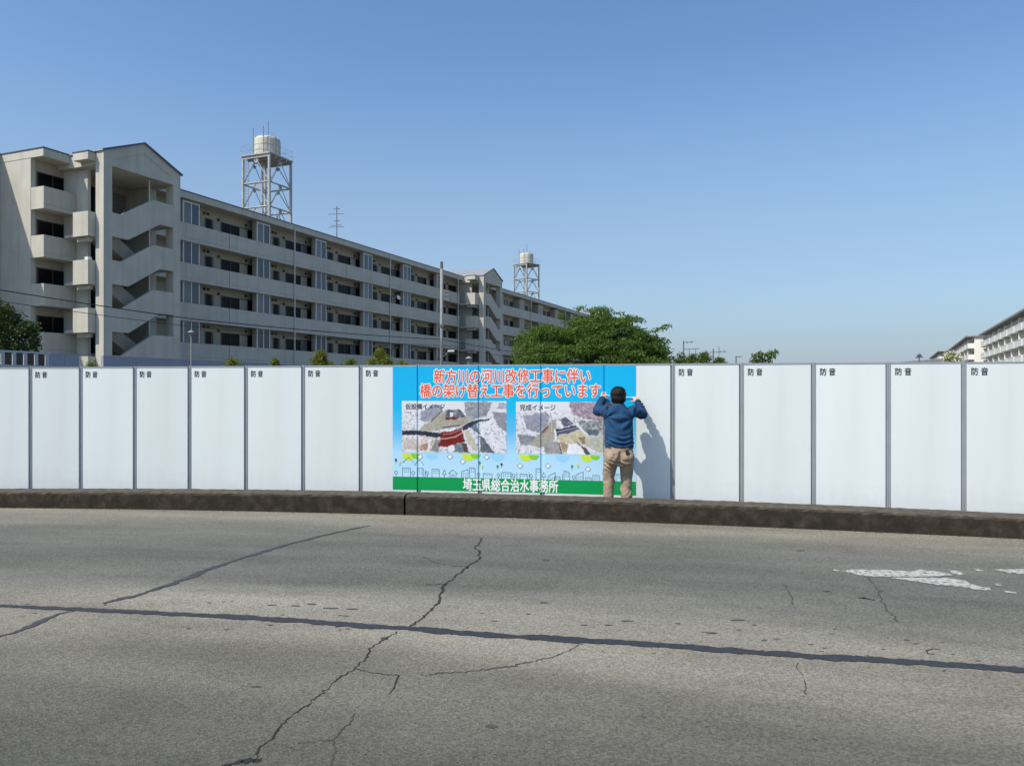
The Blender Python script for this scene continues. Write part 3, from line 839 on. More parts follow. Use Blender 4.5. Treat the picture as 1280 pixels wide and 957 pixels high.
town.append([(503, 578), (511, 571), (517.5, 578.5)]); town.append([(518, 581), (524, 574), (530, 581)])
for x, y in ((525, 570.5), (562.5, 570.5), (578.5, 576.5), (608.5, 571), (650, 582), (685, 582), (735, 586)):
    for w_ in (1,):
        town.append([(x - 3.6, y), (x, y - 3.2), (x + 3.6, y), (x, y + 3.2), (x - 3.6, y)])
lay(flat_poly([[ban(x - 3.5, y), ban(x, y + 3.1), ban(x + 3.5, y), ban(x, y - 3.1)] for x, y in ((525, 570.5), (562.5, 570.5), (578.5, 576.5), (608.5, 571), (650, 582), (685, 582), (735, 586))]), 0.0045, 'cloud_print', I_white, banner)
polys = []
for t in town: polys += stroke_poly(t)
tag(lay(flat_poly(polys), 0.0055, 'town_drawing', I_line, banner), kind='stuff')
half = dict(a0=math.pi, a1=2 * math.pi)
for px, py, r, m in ((511, 566.3, 9, I_yel), (586, 566.8, 9, I_yel), (658, 568, 8.5, I_yel), (734, 568.8, 8.5, I_yel), (540, 566.2, 8, I_pale), (703, 568.2, 9, I_pale), (622, 567, 9, I_pale)):
    lay(flat_poly([disc(px, py, r, **half)]), 0.0038, 'dot_print', m, banner)
for px, py, r, m in ((520.5, 566.3, 7, I_grn2), (594.5, 566.8, 6.5, I_grn2), (667.5, 568, 6.5, I_grn2), (744.5, 568.8, 6, I_grn2)):
    lay(flat_poly([disc(px, py, r, **half)]), 0.0042, 'dot_print', m, banner)
for px, py, m in ((495, 574.5, I_purple), (500, 578, I_yel), (599.5, 578, I_green), (603, 582, I_yel), (622, 582.5, I_green), (627, 580, I_purple), (715, 582.5, I_green), (722.5, 581, I_yel)):
    lay(flat_poly([disc(px, py, 1.7, 0.9, 10)]), 0.006, 'balloon_print', m, banner)
    town2 = stroke_poly([(px, py + 1.8), (px, py + 4.2)], 0.3); lay(flat_poly(town2), 0.0056, 'balloon_string', I_line, banner)

# ------------------------------------------------------------------ long apartment block on the left
TH = 67.5                                   # heading of its long side
blk = thing('apartment_building', 'long grey five storey apartment block with open stair towers behind the barrier', 'building', (-22.23, 51.7, 0), R(TH))
def Hh(h): return h + EYE
FL = 2.7
X0B, X1B, DEEP = -9.74, 101.0, 10.2
# core: local x along the long side, y into the block, z up
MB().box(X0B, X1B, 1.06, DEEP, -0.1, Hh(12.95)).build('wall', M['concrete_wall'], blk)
# the blind end wall and its returns, painted like the front
MB().box(X0B - 0.02, X0B + 0.25, 1.03, DEEP + 0.02, -0.1, Hh(12.949)).build('end_wall', M['concrete'], blk)
MB().box(X0B - 0.04, X1B + 0.05, -0.02, DEEP + 0.1, Hh(12.95), Hh(13.40)).build('roof_slab', M['concrete'], blk, bevel=0.01)
MB().box(X0B - 0.08, X1B + 0.08, -0.06, DEEP + 0.14, Hh(13.402), Hh(13.46)).build('roof_edge', M['roof_edge'], blk)
# the wing that stands out towards the road, left of the end wall
MB().box(X0B - 11.0, X0B - 0.021, 3.52, DEEP + 0.03, -0.1, Hh(12.949)).build('wing_wall', M['concrete'], blk)
MB().box(X0B - 11.05, X0B - 0.041, 3.47, DEEP + 0.11, Hh(12.951), Hh(13.401)).build('wing_roof_slab', M['concrete'], blk)
MB().box(X0B - 11.1, X0B - 0.081, 3.42, DEEP + 0.15, Hh(13.403), Hh(13.461)).build('wing_roof_edge', M['roof_edge'], blk)
# towers: (centre along x, mirrored)
TOW = [(-5.41, 1), (45.65, -1), (96.8, 1)]
TW = 2.755
# balcony fronts, storey by storey; runs broken at the thin vertical joints
runs = [(X0B, -7.78), (-2.62, 4.49), (4.55, 19.16), (19.22, 33.77), (33.83, 42.0), (48.45, 57.37), (57.43, 72.2), (72.26, 87.0), (87.06, 93.5)]
par_mesh = {}
for j in range(5):
    zt = Hh(11.30 - FL * j); zb = Hh(10.07 - FL * j)
    if j == 4: zb = 0.0
    for (a, b) in runs:
        key = (a, j == 4)
        if key not in par_mesh:
            par_mesh[key] = (MB().box(a, b, 0.0, 0.14, 0.27, zt - zb).mesh('balcony_front'), MB().box(a, b, 0.006, 0.14, 0.0, 0.262).mesh('slab_edge'))
        m1, m2 = par_mesh[key]
        o = link('balcony_front', m1, M['concrete'], blk); o.location = (0, 0, zb)
        e = link('slab_edge', m2, M['concrete'], o)
    MB().box(X0B, X1B, 0.142, 1.059, zb, zb + 0.18).build('balcony_slab', M['concrete'], blk)
    # corner balcony: return on the end wall, and the inner cheek
    MB().box(X0B, X0B + 0.14, 0.142, 1.028, zb + 0.182, zt).build('balcony_return', M['concrete'], blk)
for a in (4.52, 19.19, 33.80, 57.4, 72.23, 87.03):
    for j in range(4):
        zt = Hh(11.30 - FL * j)
        MB().box(a - 0.028, a + 0.028, 0.05, 0.12, zt - 0.95, zt - 0.01).build('joint_strip', M['dark'], blk)
# drain pipes
for a in (11.81, 26.5, 41.5, 65.2, 80.9):
    MB().tube([(a, -0.075, 0.0), (a, -0.075, Hh(13.2))], 0.055, 8).build('drain_pipe', M['pipe'], blk)

# sashes, windows and vents of the homes
def make_sash():
    bay = MB().box(-0.04, 1.52, 0.24, 0.60, -1.10, 1.62).mesh('sash_bay')
    fr = MB()
    fr.box(0, 1.45, 0.16, 0.238, -0.06, 0.0); fr.box(0, 1.45, 0.16, 0.238, 1.45, 1.51)
    for a in (0.0, 0.69, 1.385): fr.box(a, a + 0.065, 0.161, 0.237, 0.0005, 1.4495)
    fr = fr.mesh('sash_frame')
    pn = MB().box(0.066, 0.689, 0.19, 0.21, 0.001, 1.449).mesh('pane')
    pn2 = MB().box(0.756, 1.384, 0.19, 0.21, 0.001, 1.449).mesh('pane')
    return bay, fr, pn, pn2
S_bay, S_fr, S_p1, S_p2 = make_sash()
W_small = (MB().box(0, 0.62, 1.0, 1.058, -0.2, 1.0).box(0.66, 0.78, 0.96, 1.058, -1.0, 0.95).mesh('small_window'), MB().box(0.05, 0.57, 0.985, 0.999, -0.2, 0.95).mesh('pane'))
def wide(w, n):
    fr = MB(); fr.box(0, w, 1.0, 1.058, 0.94, 1.0)
    pn = []
    for k in range(n + 1):
        a = (w - 0.06) * k / n; fr.box(a, a + 0.06, 1.0, 1.057, -1.0, 0.939)
        if k < n: pn.append(MB().box(a + 0.061, a + (w - 0.06) / n - 0.001, 1.02, 1.05, -1.0, 0.939).mesh('pane'))
    return fr.mesh('wide_window'), pn
W_wide = wide(3.7, 4)
W_tri = wide(1.15, 1)
V_mesh = MB().prism([(0.1 * math.cos(k * math.pi / 5), 0.1 * math.sin(k * math.pi / 5)) for k in range(10)], 'y', 0.97, 1.057).mesh('vent_cap')
AC = MB().box(0, 0.75, 0.55, 0.85, -1.0, -0.38).mesh('air_conditioner')
frame_dark = mat('bronze_frame', (0.05, 0.045, 0.04), 0.5)
panes = [M['pane_dark'], M['pane_dark'], M['curtain'], M['pane_dark'], M['pane'], M['door']]
pane_cache = {}
def pane(me, m, parent):
    key = (me.name, m.name)
    if key not in pane_cache:
        c = me.copy(); c.materials.clear(); c.materials.append(m); pane_cache[key] = c
    return link('pane', pane_cache[key], None, parent)
for j in range(5):
    zt = Hh(11.30 - FL * j)
    if j == 4: continue                     # the ground storey stands behind walls and barrier
    for i in range(6):
        x = 0.38 + 7.27 * i
        if x > 38: continue
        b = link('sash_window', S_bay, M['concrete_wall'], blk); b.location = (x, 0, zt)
        link('frame', S_fr, M['sash'], b)
        pane(S_p1, random.choice([M['pane'], M['curtain']]), b); pane(S_p2, M['pane'], b)
        w = link('small_window', W_small[0], M['door'], blk); w.location = (x + 2.85, 0, zt); pane(W_small[1], M['pane_dark'], w)
        w = link('wide_window', W_wide[0], frame_dark, blk); w.location = (x + 4.42, 0, zt)
        for q, pm_ in enumerate(W_wide[1]): pane(pm_, [M['pane_dark'], M['pane_dark'], random.choice([M['curtain'], M['concrete_wall']]), M['pane_dark']][q], w)
        for a, h in ((2.78, 1.30), (3.14, 1.30), (4.15, 1.1), (7.0, 1.25)):
            v = link('vent_cap', V_mesh, M['vent'], blk); v.location = (x + a, 0, zt + h)
    for i in range(6):                      # the stretch beyond the second tower
        x = 53.6 + 7.6 * i
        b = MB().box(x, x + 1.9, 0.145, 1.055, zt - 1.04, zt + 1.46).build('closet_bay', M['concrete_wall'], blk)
        for q in (2.6, 4.3, 6.2):
            w = link('window', W_tri[0], frame_dark, blk); w.location = (x + q, 0, zt)
            for pm_ in W_tri[1]: pane(pm_, random.choice(panes), w)
    # windows on the corner balcony
    w = link('wide_window', W_wide[0], frame_dark, blk); w.location = (X0B + 0.35, 0, zt)
    for pm_ in W_wide[1]: pane(pm_, M['pane_dark'], w)
    # doors off the stair landings
    for xc, sgn in TOW:
        for q in (-1.6, 1.5):
            d = MB().box(xc + q - 0.45, xc + q + 0.45, 1.02, 1.059, zt - 1.03, zt + 0.98).build('door', M['door'], blk)
            MB().box(xc + q + 0.28, xc + q + 0.34, 0.98, 1.019, zt - 0.1, zt + 0.05).build('door_handle', M['sash'], d)

# stair towers
def stair_tower(xc, sg):
    """sg = 1: stairs rise to the right; -1: mirrored"""
    T = 2.70                                 # how far the front stands out from the balcony fronts
    def pr(mb, poly, y0, y1):
        p = [(xc + sg * a, Hh(h)) for a, h in poly]
        if sg < 0: p = p[::-1]
        mb.prism(p, 'y', y0, y1)
    for s in (-1, 1):
        a0, a1 = (xc - TW, xc - 2.2) if s < 0 else (xc + 2.2, xc + TW)
        MB().box(a0, a1, -T, -T + 0.62, -0.1, Hh(12.67)).build('tower_pier', M['concrete'], blk)
        MB().box(a0, a1, -T + 0.285, 0.0, Hh(12.672), Hh(13.38)).build('eaves_beam', M['concrete'], blk)
        if s > 0: MB().box(a0 + 0.02, a1 - 0.02, -0.7, 0.0, -0.1, Hh(12.67)).build('inner_pier', M['concrete'], blk)
    g = MB(); pr(g, [(-TW, 12.672), (TW, 12.672), (TW, 13.40), (0, 14.54), (-TW, 13.40)], -T + 0.03, -T + 0.28); g.build('gable', M['concrete'], blk)
    for poly in ([(-TW, 12.672), (TW, 12.672), (TW, 13.13), (-TW, 13.13)],
                 [(-TW, 13.132), (-1.99, 13.132), (-0.001, 13.98), (-0.001, 14.54), (-TW, 13.40)],
                 [(1.99, 13.132), (TW, 13.132), (TW, 13.40), (0.001, 14.54), (0.001, 13.98)]):
        f = MB(); pr(f, poly, -T, -T + 0.028); f.build('gable_face', M['concrete'], blk)
    rf = MB()
    rf.prism([(xc - TW - 0.08, Hh(13.38)), (xc, Hh(14.545)), (xc + TW + 0.08, Hh(13.38)), (xc + TW + 0.08, Hh(13.45)), (xc, Hh(14.62)), (xc - TW - 0.08, Hh(13.45))], 'y', -T - 0.06, 5.0)
    rf.build('tower_roof', M['roof_sheet'], blk)
    tr = MB()
    tr.prism([(xc - TW - 0.12, Hh(13.36)), (xc, Hh(14.56)), (xc + TW + 0.12, Hh(13.36)), (xc + TW + 0.12, Hh(13.47)), (xc, Hh(14.65)), (xc - TW - 0.12, Hh(13.47))], 'y', -T - 0.10, -T - 0.062)
    tr.build('gable_trim', M['roof_edge'], blk)
    MB().box(xc - TW + 0.01, xc + TW - 0.01, -T + 0.29, 1.05, Hh(12.70), Hh(12.948)).build('tower_ceiling', M['concrete'], blk)
    for j in range(5):
        dz = -FL * j
        if j < 4:
            band = [(-2.199, 8.69), (-1.09, 8.69), (1.167, 10.02), (2.199, 10.02), (2.199, 11.39), (0.67, 11.39), (-1.56, 10.04), (-2.199, 10.04)]
            bm = MB(); pr(bm, [(a, h + dz) for a, h in band], -T + 0.004, -T + 0.22); bm.build('stair_parapet', M['concrete'], blk)
        # landings and flights
        l0, l1 = sorted((xc - sg * 2.7, xc - sg * 1.45)); r0, r1 = sorted((xc + sg * 0.75, xc + sg * 2.7))
        if j < 4:
            MB().box(l0, l1, -T + 0.225, -0.02, Hh(8.72 + dz), Hh(8.88 + dz)).build('half_landing', M['concrete'], blk)
            for (ha, hb, y0, y1) in ((8.80, 10.17, -T + 0.226, -1.32), (8.80, 7.47, -1.28, -0.05)):
                n = 8; prof_t, prof_b = [], []
                for k in range(n):
                    a0 = -1.45 + 2.2 * k / n; a1 = -1.45 + 2.2 * (k + 1) / n
                    h = ha + (hb - ha) * (k + (1 if hb > ha else 0)) / n
                    prof_t += [(a0, h + dz + 0.08), (a1, h + dz + 0.08)]
                prof_b = [(0.75, hb + dz - 0.12), (-1.45, ha + dz - 0.12)]
                st = MB(); pr(st, (prof_t + prof_b)[::-1], y0, y1); st.build('stair_flight', M['concrete'], blk)
            s2 = MB(); pr(s2, [(-1.45, 8.55 + dz), (0.75, 7.2 + dz), (0.75, 8.15 + dz), (-1.45, 9.5 + dz)], -1.30, -1.22); s2.build('stair_string', M['concrete'], blk)
        MB().box(r0, r1, -T + 0.225, -0.02, Hh(10.10 + dz), Hh(10.25 + dz)).build('landing', M['concrete'], blk)
        if j < 4:
            MB().tube([(xc + sg * 0.70, -T + 0.35, Hh(11.2 + dz)), (xc + sg * 0.70, -T + 0.35, Hh(12.6 + dz))], 0.045, 6).build('landing_pipe', M['pipe'], blk)
    # bays that stand out beside the left pier
    off = 0.0 if sg > 0 else 1.33
    wl = 0.48 if sg > 0 else 1.05
    for j in range(4):
        dz = -FL * j + off; zb = 8.60 + dz; zt2 = 9.97 + dz
        a0, a1 = xc - TW - wl, xc - TW - 0.004
        bay = MB(); bay.box(a0, a0 + 0.13, -2.07, -0.88, Hh(zb), Hh(zt2)); bay.box(a0 + 0.131, a1, -2.07, -1.94, Hh(zb), Hh(zt2))
        o = bay.build('landing_bay', M['concrete'], blk)
        MB().box(a0 + 0.132, a1 + 0.9, -1.938, -0.06, Hh(zb + 0.02), Hh(zb + 0.16)).build('bay_floor', M['concrete'], o)
        MB().box(a0 + 0.25, a1, -1.85, -0.9, Hh(zb - 0.25), Hh(zb - 0.002)).build('bay_beam', M['concrete'], o)
    MB().box(xc - TW - wl, xc - TW - 0.004, -2.07, -0.88, Hh(12.87), Hh(13.30)).build('bay_roof', M['concrete'], blk)
    MB().box(xc - TW - wl - 0.03, xc - TW - 0.005, -2.10, -0.84, Hh(13.302), Hh(13.36)).build('bay_roof_edge', M['roof_edge'], blk)
    # cheek wall between the balconies and the stairs
    xw = xc - TW + 0.41
    MB().box(xw, xw + 0.2, -0.93, 1.05, -0.1, Hh(12.69)).build('cheek_wall', M['concrete'], blk)
    MB().box(xc + TW - 0.6, xc + TW - 0.42, -0.69, 1.05, -0.1, Hh(12.69)).build('cheek_wall', M['concrete'], blk)
for xc, sg in TOW: stair_tower(xc, sg)
# a white dish aerial on one balcony
dish = MB().lathe([(0, 0.0), (0.12, 0.015), (0.22, 0.06), (0.24, 0.075), (0.22, 0.08), (0, 0.03)], 14).build('satellite_dish', M['sash'], blk)
dish.rotation_euler = (R(60), R(-40), 0); dish.location = (28.2, 0.05, Hh(9.28))
MB().tube([(0, 0, 0), (0.15, 0.1, -0.3), (0.15, 0.1, -0.8)], 0.02, 5).build('dish_bracket', M['antenna'], dish)
# roof top: aerial
def aerial(name, label, px, y0, y1, Y, parent=None):
    p1 = at(px, y1, Y); p0 = at(px, y0, Y)
    t = thing(name, label, 'antenna', (p0.x, p0.y, p0.z)); h = p1.z - p0.z
    MB().tube([(0, 0, 0), (0, 0, h)], 0.04, 6).build('mast', M['antenna'], t)
    for k, (f, w) in enumerate(((0.93, 0.35), (0.78, 0.8), (0.58, 0.3), (0.45, 0.55), (0.40, 0.8))):
        MB().tube([(-w, 0.1 * w, h * f - 0.02), (w * 0.85, -0.1 * w, h * f + 0.02)], 0.022, 5).build('antenna_arm', M['antenna'], t)
        for q in (-0.7, -0.35, 0.3, 0.6):
            MB().tube([(q * w, -0.22, h * f), (q * w, 0.22, h * f)], 0.012, 4).build('antenna_element', M['antenna'], t)
    return t
aerial('roof_antenna', 'dark television aerial standing on the roof of the long apartment block', 421, 301, 258, 68.5)
# small box of plant on the stair parapet: a white bird-like cap seen on the bay
MB().box(-8.6, -8.35, -2.0, -1.75, Hh(9.97 - FL) + 0.001, Hh(9.97 - FL) + 0.16).build('parapet_lamp', M['sash'], blk)

# ------------------------------------------------------------------ water towers
def water_tower(label, px, py_deck, Y, rz):
    p = at(px, py_deck, Y); zd = p.z
    t = thing('water_tower', label, 'water tower', (p.x, p.y, BACK_Z), R(rz), 'water towers behind the long apartment block')
    zd -= BACK_Z; b = 1.78
    cs = [(-b, -b), (b, -b), (b, b), (-b, b)]
    for c in cs: MB().box(c[0] - 0.11, c[0] + 0.11, c[1] - 0.11, c[1] + 0.11, 0, zd - 0.35).build('leg', M['tower_steel'], t)
    step = 2.65; lv = [zd - 0.4 - step * k for k in range(9) if zd - 0.4 - step * k > 0.5]
    for k, z in enumerate(lv):
        for q in range(4):
            a, c = Vector((*cs[q], z)), Vector((*cs[(q + 1) % 4], z)); d = (c - a)
            if k > 0:
                MB().tube([a + d * 0.05, c - d * 0.05], 0.10, 4).build('ring_beam', M['tower_steel'], t)
            m = (a + c) / 2
            if k < len(lv) - 1:
                lo = Vector((0, 0, -step))
                MB().tube([m + Vector((0, 0, -0.05)), a + lo], 0.055, 4).build('brace', M['tower_steel'], t)
                MB().tube([m + Vector((0, 0, -0.05)), c + lo], 0.055, 4).build('brace', M['tower_steel'], t)
                gz = m + Vector((0, 0, -0.12)); dn = d.normalized()
                MB().add([gz - dn * 0.35, gz + dn * 0.35, gz + dn * 0.12 + Vector((0, 0, -0.35)), gz - dn * 0.12 + Vector((0, 0, -0.35)),
                          gz - dn * 0.35 + Vector((0.01, 0.01, 0)), gz + dn * 0.35 + Vector((0.01, 0.01, 0)), gz + dn * 0.12 + Vector((0.01, 0.01, -0.35)), gz - dn * 0.12 + Vector((0.01, 0.01, -0.35))],
                         [(0, 1, 2, 3), (7, 6, 5, 4), (0, 4, 5, 1), (1, 5, 6, 2), (2, 6, 7, 3), (3, 7, 4, 0)]).build('gusset', M['tower_steel'], t)
    MB().box(-b - 0.2, b + 0.2, -b - 0.2, b + 0.2, zd - 0.06, zd + 0.06).build('platform', M['tower_steel'], t)
    for q in range(5):
        x = -b + 2 * b * q / 4
        MB().box(x - 0.06, x + 0.06, -b - 0.15, b + 0.15, zd - 0.36, zd - 0.061).build('floor_beam', M['tower_steel'], t)
    r = 1.42
    tk = MB().lathe([(0, 0.08), (r, 0.08), (r, 1.95), (r * 0.97, 2.1), (r * 0.85, 2.25), (r * 0.5, 2.38), (0, 2.42)], 28, (0, 0, zd)).build('tank', M['tank'], t)
    tk.data.polygons.foreach_set('use_smooth', [False] * len(tk.data.polygons))
    for z in (0.7, 1.35):
        MB().lathe([(r + 0.002, z - 0.03), (r + 0.03, z - 0.03), (r + 0.03, z + 0.03), (r + 0.002, z + 0.03)], 28, (0, 0, zd)).build('tank_band', M['tank'], tk)
    for k in range(6):
        a = k * math.pi / 3 + 0.3
        MB().box(r * 0.9 * math.cos(a) - 0.07, r * 0.9 * math.cos(a) + 0.07, r * 0.9 * math.sin(a) - 0.07, r * 0.9 * math.sin(a) + 0.07, zd + 2.15, zd + 2.36).build('lifting_lug', M['tank'], tk)
    ld = MB()
    for s in (-0.2, 0.2): ld.tube([(-0.9 + s, -r - 0.12, zd + 0.1), (-0.9 + s, -r - 0.12, zd + 2.5)], 0.02, 4)
    for k in range(9): ld.tube([(-1.1, -r - 0.12, zd + 0.3 + 0.25 * k), (-0.7, -r - 0.12, zd + 0.3 + 0.25 * k)], 0.015, 4)
    ld.build('ladder', M['tower_steel'], t)
    e = b + 0.15
    rl = MB()
    for zz in (0.55, 1.1):
        rl.tube([(-e, -e, zd + zz), (e, -e, zd + zz)], 0.016, 4).tube([(e, -e, zd + zz), (e, e, zd + zz)], 0.016, 4).tube([(e, e, zd + zz), (-e, e, zd + zz)], 0.016, 4).tube([(-e, e, zd + zz), (-e, -e, zd + zz)], 0.016, 4)
    for k in range(4):
        for q in range(3):
            a = Vector(((-e, e, e, -e)[k], (-e, -e, e, e)[k])); c = Vector(((e, e, -e, -e)[k], (-e, e, e, -e)[k])); p_ = a.lerp(c, q / 3)
            rl.tube([(p_.x, p_.y, zd + 0.06), (p_.x, p_.y, zd + 1.1)], 0.018, 4)
    rl.build('railing', M['tower_steel'], t)
    for x, y, h in ((0.15, 0.0, 4.25), (-1.45, -0.7, 3.1), (-1.2, 0.9, 3.15)):
        MB().tube([(x, y, zd + 0.1 if x else zd + 2.4), (x, y, zd + h)], 0.035, 5).build('lightning_rod', M['antenna'], t)
    MB().tube([(-0.3, 0.4, 0.0), (-0.3, 0.4, zd)], 0.12, 8).build('riser_pipe', M['tower_steel'], t)
    ld2 = MB()
    for s in (-0.2, 0.2): ld2.tube([(-b + 0.55 + s, b - 0.1, 0), (-b + 0.55 + s, b - 0.1, zd)], 0.025, 4)
    for k in range(int(zd / 0.4)): ld2.tube([(-b + 0.35, b - 0.1, 0.3 + 0.4 * k), (-b + 0.75, b - 0.1, 0.3 + 0.4 * k)], 0.018, 4)
    ld2.build('leg_ladder', M['tower_steel'], t)
    return t
water_tower('nearer cream water tank on a white lattice tower, with thin rods on top', 334.0, 199.0, 85.0, TH)
water_tower('farther small cream water tank on a lattice tower beyond the second stair gable', 658.0, 331.0, 157.0, TH - 22)

# ------------------------------------------------------------------ pale apartment rows on the right
def right_block(label, pn, pf, hroof, floors=5):
    """pn, pf: near and far top corners of the balcony front, as (x, y)"""
    d = Vector((pf[0] - pn[0], pf[1] - pn[1])); Ln = d.length; ang = math.atan2(d.y, d.x)
    t = thing('pale_apartment_building', label, 'building', (pn[0], pn[1], BACK_Z), ang, 'pale apartment rows on the right')
    zr = hroof + EYE - BACK_Z
    # local x along the row going away, y: left of that = towards the balconies' side
    MB().box(0, Ln, -9.5, 0.0, 0, zr - 0.35).build('wall', M['white_wall'], t)
    MB().box(-0.5, Ln + 0.4, -10.0, 1.7, zr - 0.349, zr).build('roof', mat('roof_eaves', (0.30, 0.30, 0.285), 0.8, 0.2, 0.5), t)
    fh = 2.7; n = max(2, int(Ln / 8.6)); w = Ln / n
    parm = MB().box(0.25, w - 1.0, 1.22, 1.34, 0.0, 1.12).mesh('balcony_front')
    endm = MB().box(0.25, 0.37, 0.001, 1.219, 0.0, 1.12).mesh('balcony_end')
    slm = MB().box(0.2, w - 0.95, 0.001, 1.38, -0.14, -0.002).mesh('balcony_slab')
    wim = MB().box(0.5, w * 0.45, 0.002, 0.06, 0.02, 2.0).mesh('window')
    wim2 = MB().box(w * 0.52, w - 1.1, 0.002, 0.06, 0.02, 2.0).mesh('window')
    dvm = MB().box(w * 0.48, w * 0.48 + 0.06, 0.061, 1.219, 0.0, 2.2).mesh('balcony_divider')
    lau = MB().tube([(1.2, 1.5, 1.35), (w - 2.0, 1.5, 1.35)], 0.02, 4).mesh('laundry_pole')
    for j in range(1, floors):
        z = zr - 0.35 - fh * j + 0.05
        for i in range(n):
            o = link('balcony_front', parm, M['white_wall'], t); o.location = (i * w, 0, z)
            link('balcony_end', endm, M['white_wall'], o); link('balcony_slab', slm, M['white_shadow'], o)
            e2 = link('balcony_end', endm, M['white_wall'], o); e2.location = (w - 1.37, 0, 0)
            link('balcony_divider', dvm, M['white_wall'], o); link('laundry_pole', lau, M['sash'], o)
            for wm in (wim, wim2):
                q = link('window', wm, M['pane'], t); q.location = (i * w, 0, z)
            MB().tube([(i * w + w - 0.5, 0.12, z - 0.1), (i * w + w - 0.5, 0.12, z + 2.6)], 0.07, 6).build('drain_pipe', M['pipe'], t)
    return t
right_block('nearest pale apartment row with white balconies at the right edge', at(1330, 366, 104.2).xy, at(1233.7, 417.7, 182.0).xy, 13.1)
right_block('middle pale apartment row, stepping forward past the end of the nearest one', at(1218, 419, 185.5).xy, at(1192.5, 436.9, 252).xy, 13.1)
right_block('farthest pale apartment row, lowest and leftmost of the three on the right', at(1180, 438, 257.5).xy, at(1167, 448, 319).xy, 13.1)
# low long roof at their foot
p = at(1120, 453, 150)
sh = thing('low_shed', 'low shed with a flat grey roof at the foot of the pale apartment rows', 'shed', (p.x, p.y, BACK_Z), R(4))
MB().box(0, 9.5, 0, 6, 0, EYE - BACK_Z + 5.0).build('wall', M['white_wall'], sh)
MB().prism([(-0.5, EYE - BACK_Z + 5.002), (10.0, EYE - BACK_Z + 5.3), (10.0, EYE - BACK_Z + 6.15), (-0.5, EYE - BACK_Z + 5.25)], 'y', -0.6, 6.6).build('roof', M['roof_sheet'], sh)
p = at(1149, 451, 120)
vt = thing('roof_vane', 'small dark aerial on a short mast above the barrier left of the pale rows', 'antenna', (p.x, p.y, BACK_Z))
zz = at(1149, 441.5, 120).z - BACK_Z
MB().tube([(0, 0, 0), (0, 0, zz)], 0.09, 6).build('mast', M['antenna'], vt)
for f, w in ((-0.25, 0.35), (-0.6, 0.55), (-0.42, 0.3)):
    MB().tube([(-w, 0, zz + f - 0.06), (w, 0, zz + f + 0.05)], 0.10, 5).build('antenna_arm', M['antenna'], vt)

# ------------------------------------------------------------------ low walls, railing, lamps, poles and wires
wa = Vector((-18.07, 30.0)); wu = Vector((0.3827, 0.9239))
def wall_t(px):
    r = (px - CX) / FPX; return (r * wa.y - wa.x) / (wu.x - r * wu.y)
wz = 1.43 + EYE
for (pa, pb, lab) in ((62, 99, 'short grey blue wall between the railing and the first stair tower'), (129, 520, 'long low grey blue wall in front of the long apartment block')):
    t0, t1 = wall_t(pa), wall_t(pb); q = wa + wu * t0
    o = thing('low_wall', lab, 'wall', (q.x, q.y, BACK_Z), R(TH))
    n = max(2, int((t1 - t0) / 1.6)); w = (t1 - t0) / n
    seg = MB().box(0.006, w - 0.006, 0.0, 0.14, 0, wz - BACK_Z).mesh('wall_panel')
    for k in range(n):
        s = link('wall_panel', seg, M['bluewall'], o); s.location = (k * w, 0, 0)
t0, t1 = wall_t(-60), wall_t(61); q = wa + wu * t0; Lr = t1 - t0
rl = thing('glazed_railing', 'pale metal railing with dark square panes at the left edge', 'railing', (q.x, q.y, BACK_Z), R(TH))
zt = 1.46 + EYE - BACK_Z
M['rail'] = mat('rail_paint', (0.42, 0.45, 0.48), 0.5, 0.1, 3)
MB().box(0, Lr, 0.0, 0.07, zt - 0.07, zt).build('top_rail', M['rail'], rl)
MB().box(0, Lr, 0.0, 0.07, zt - 0.62, zt - 0.53).build('bottom_rail', M['rail'], rl)
MB().box(0, Lr, 0.02, 0.16, 0, zt - 0.66).build('base_wall', M['bluewall'], rl)
n = 8
for k in range(n + 1):
    a = (Lr - 0.12) * k / n; MB().box(a, a + 0.12, 0.001, 0.069, zt - 0.66, zt - 0.071).build('upright', M['rail'], rl)
    if k < n: MB().box(a + 0.15, a + (Lr - 0.12) / n - 0.03, 0.025, 0.045, zt - 0.52, zt - 0.085).build('pane', mat('smoked_pane', (0.03, 0.035, 0.035), 0.3, 0.3, 3), rl)

def garden_lamp(label, px, py_top, Y):
    p = at(px, py_top, Y); h = p.z - BACK_Z
    t = thing('garden_lamp', label, 'lamp', (p.x, p.y, BACK_Z), 0, 'garden lamps before the long block')
    s = Y / FPX
    MB().tube([(0, 0, 0), (0, 0, h - 7.5 * s)], 0.9 * s, 8).build('pole', M['pole'], t)
    MB().lathe([(0, -7.6 * s), (1.6 * s, -7.4 * s), (2.2 * s, -3 * s), (0, -2.9 * s)], 10, (0, 0, h)).build('lantern', M['door'], t)
    MB().lathe([(4.2 * s, -3.0 * s), (3.6 * s, -2.2 * s), (0.5 * s, -0.2 * s), (0, 0)], 12, (0, 0, h)).build('lamp_cap', M['roof_sheet'], t)
garden_lamp('grey garden lamp with a pale pole before the first balconies', 239, 412.5, 36)
garden_lamp('small garden lamp left of the second stair tower', 586, 445, 62)

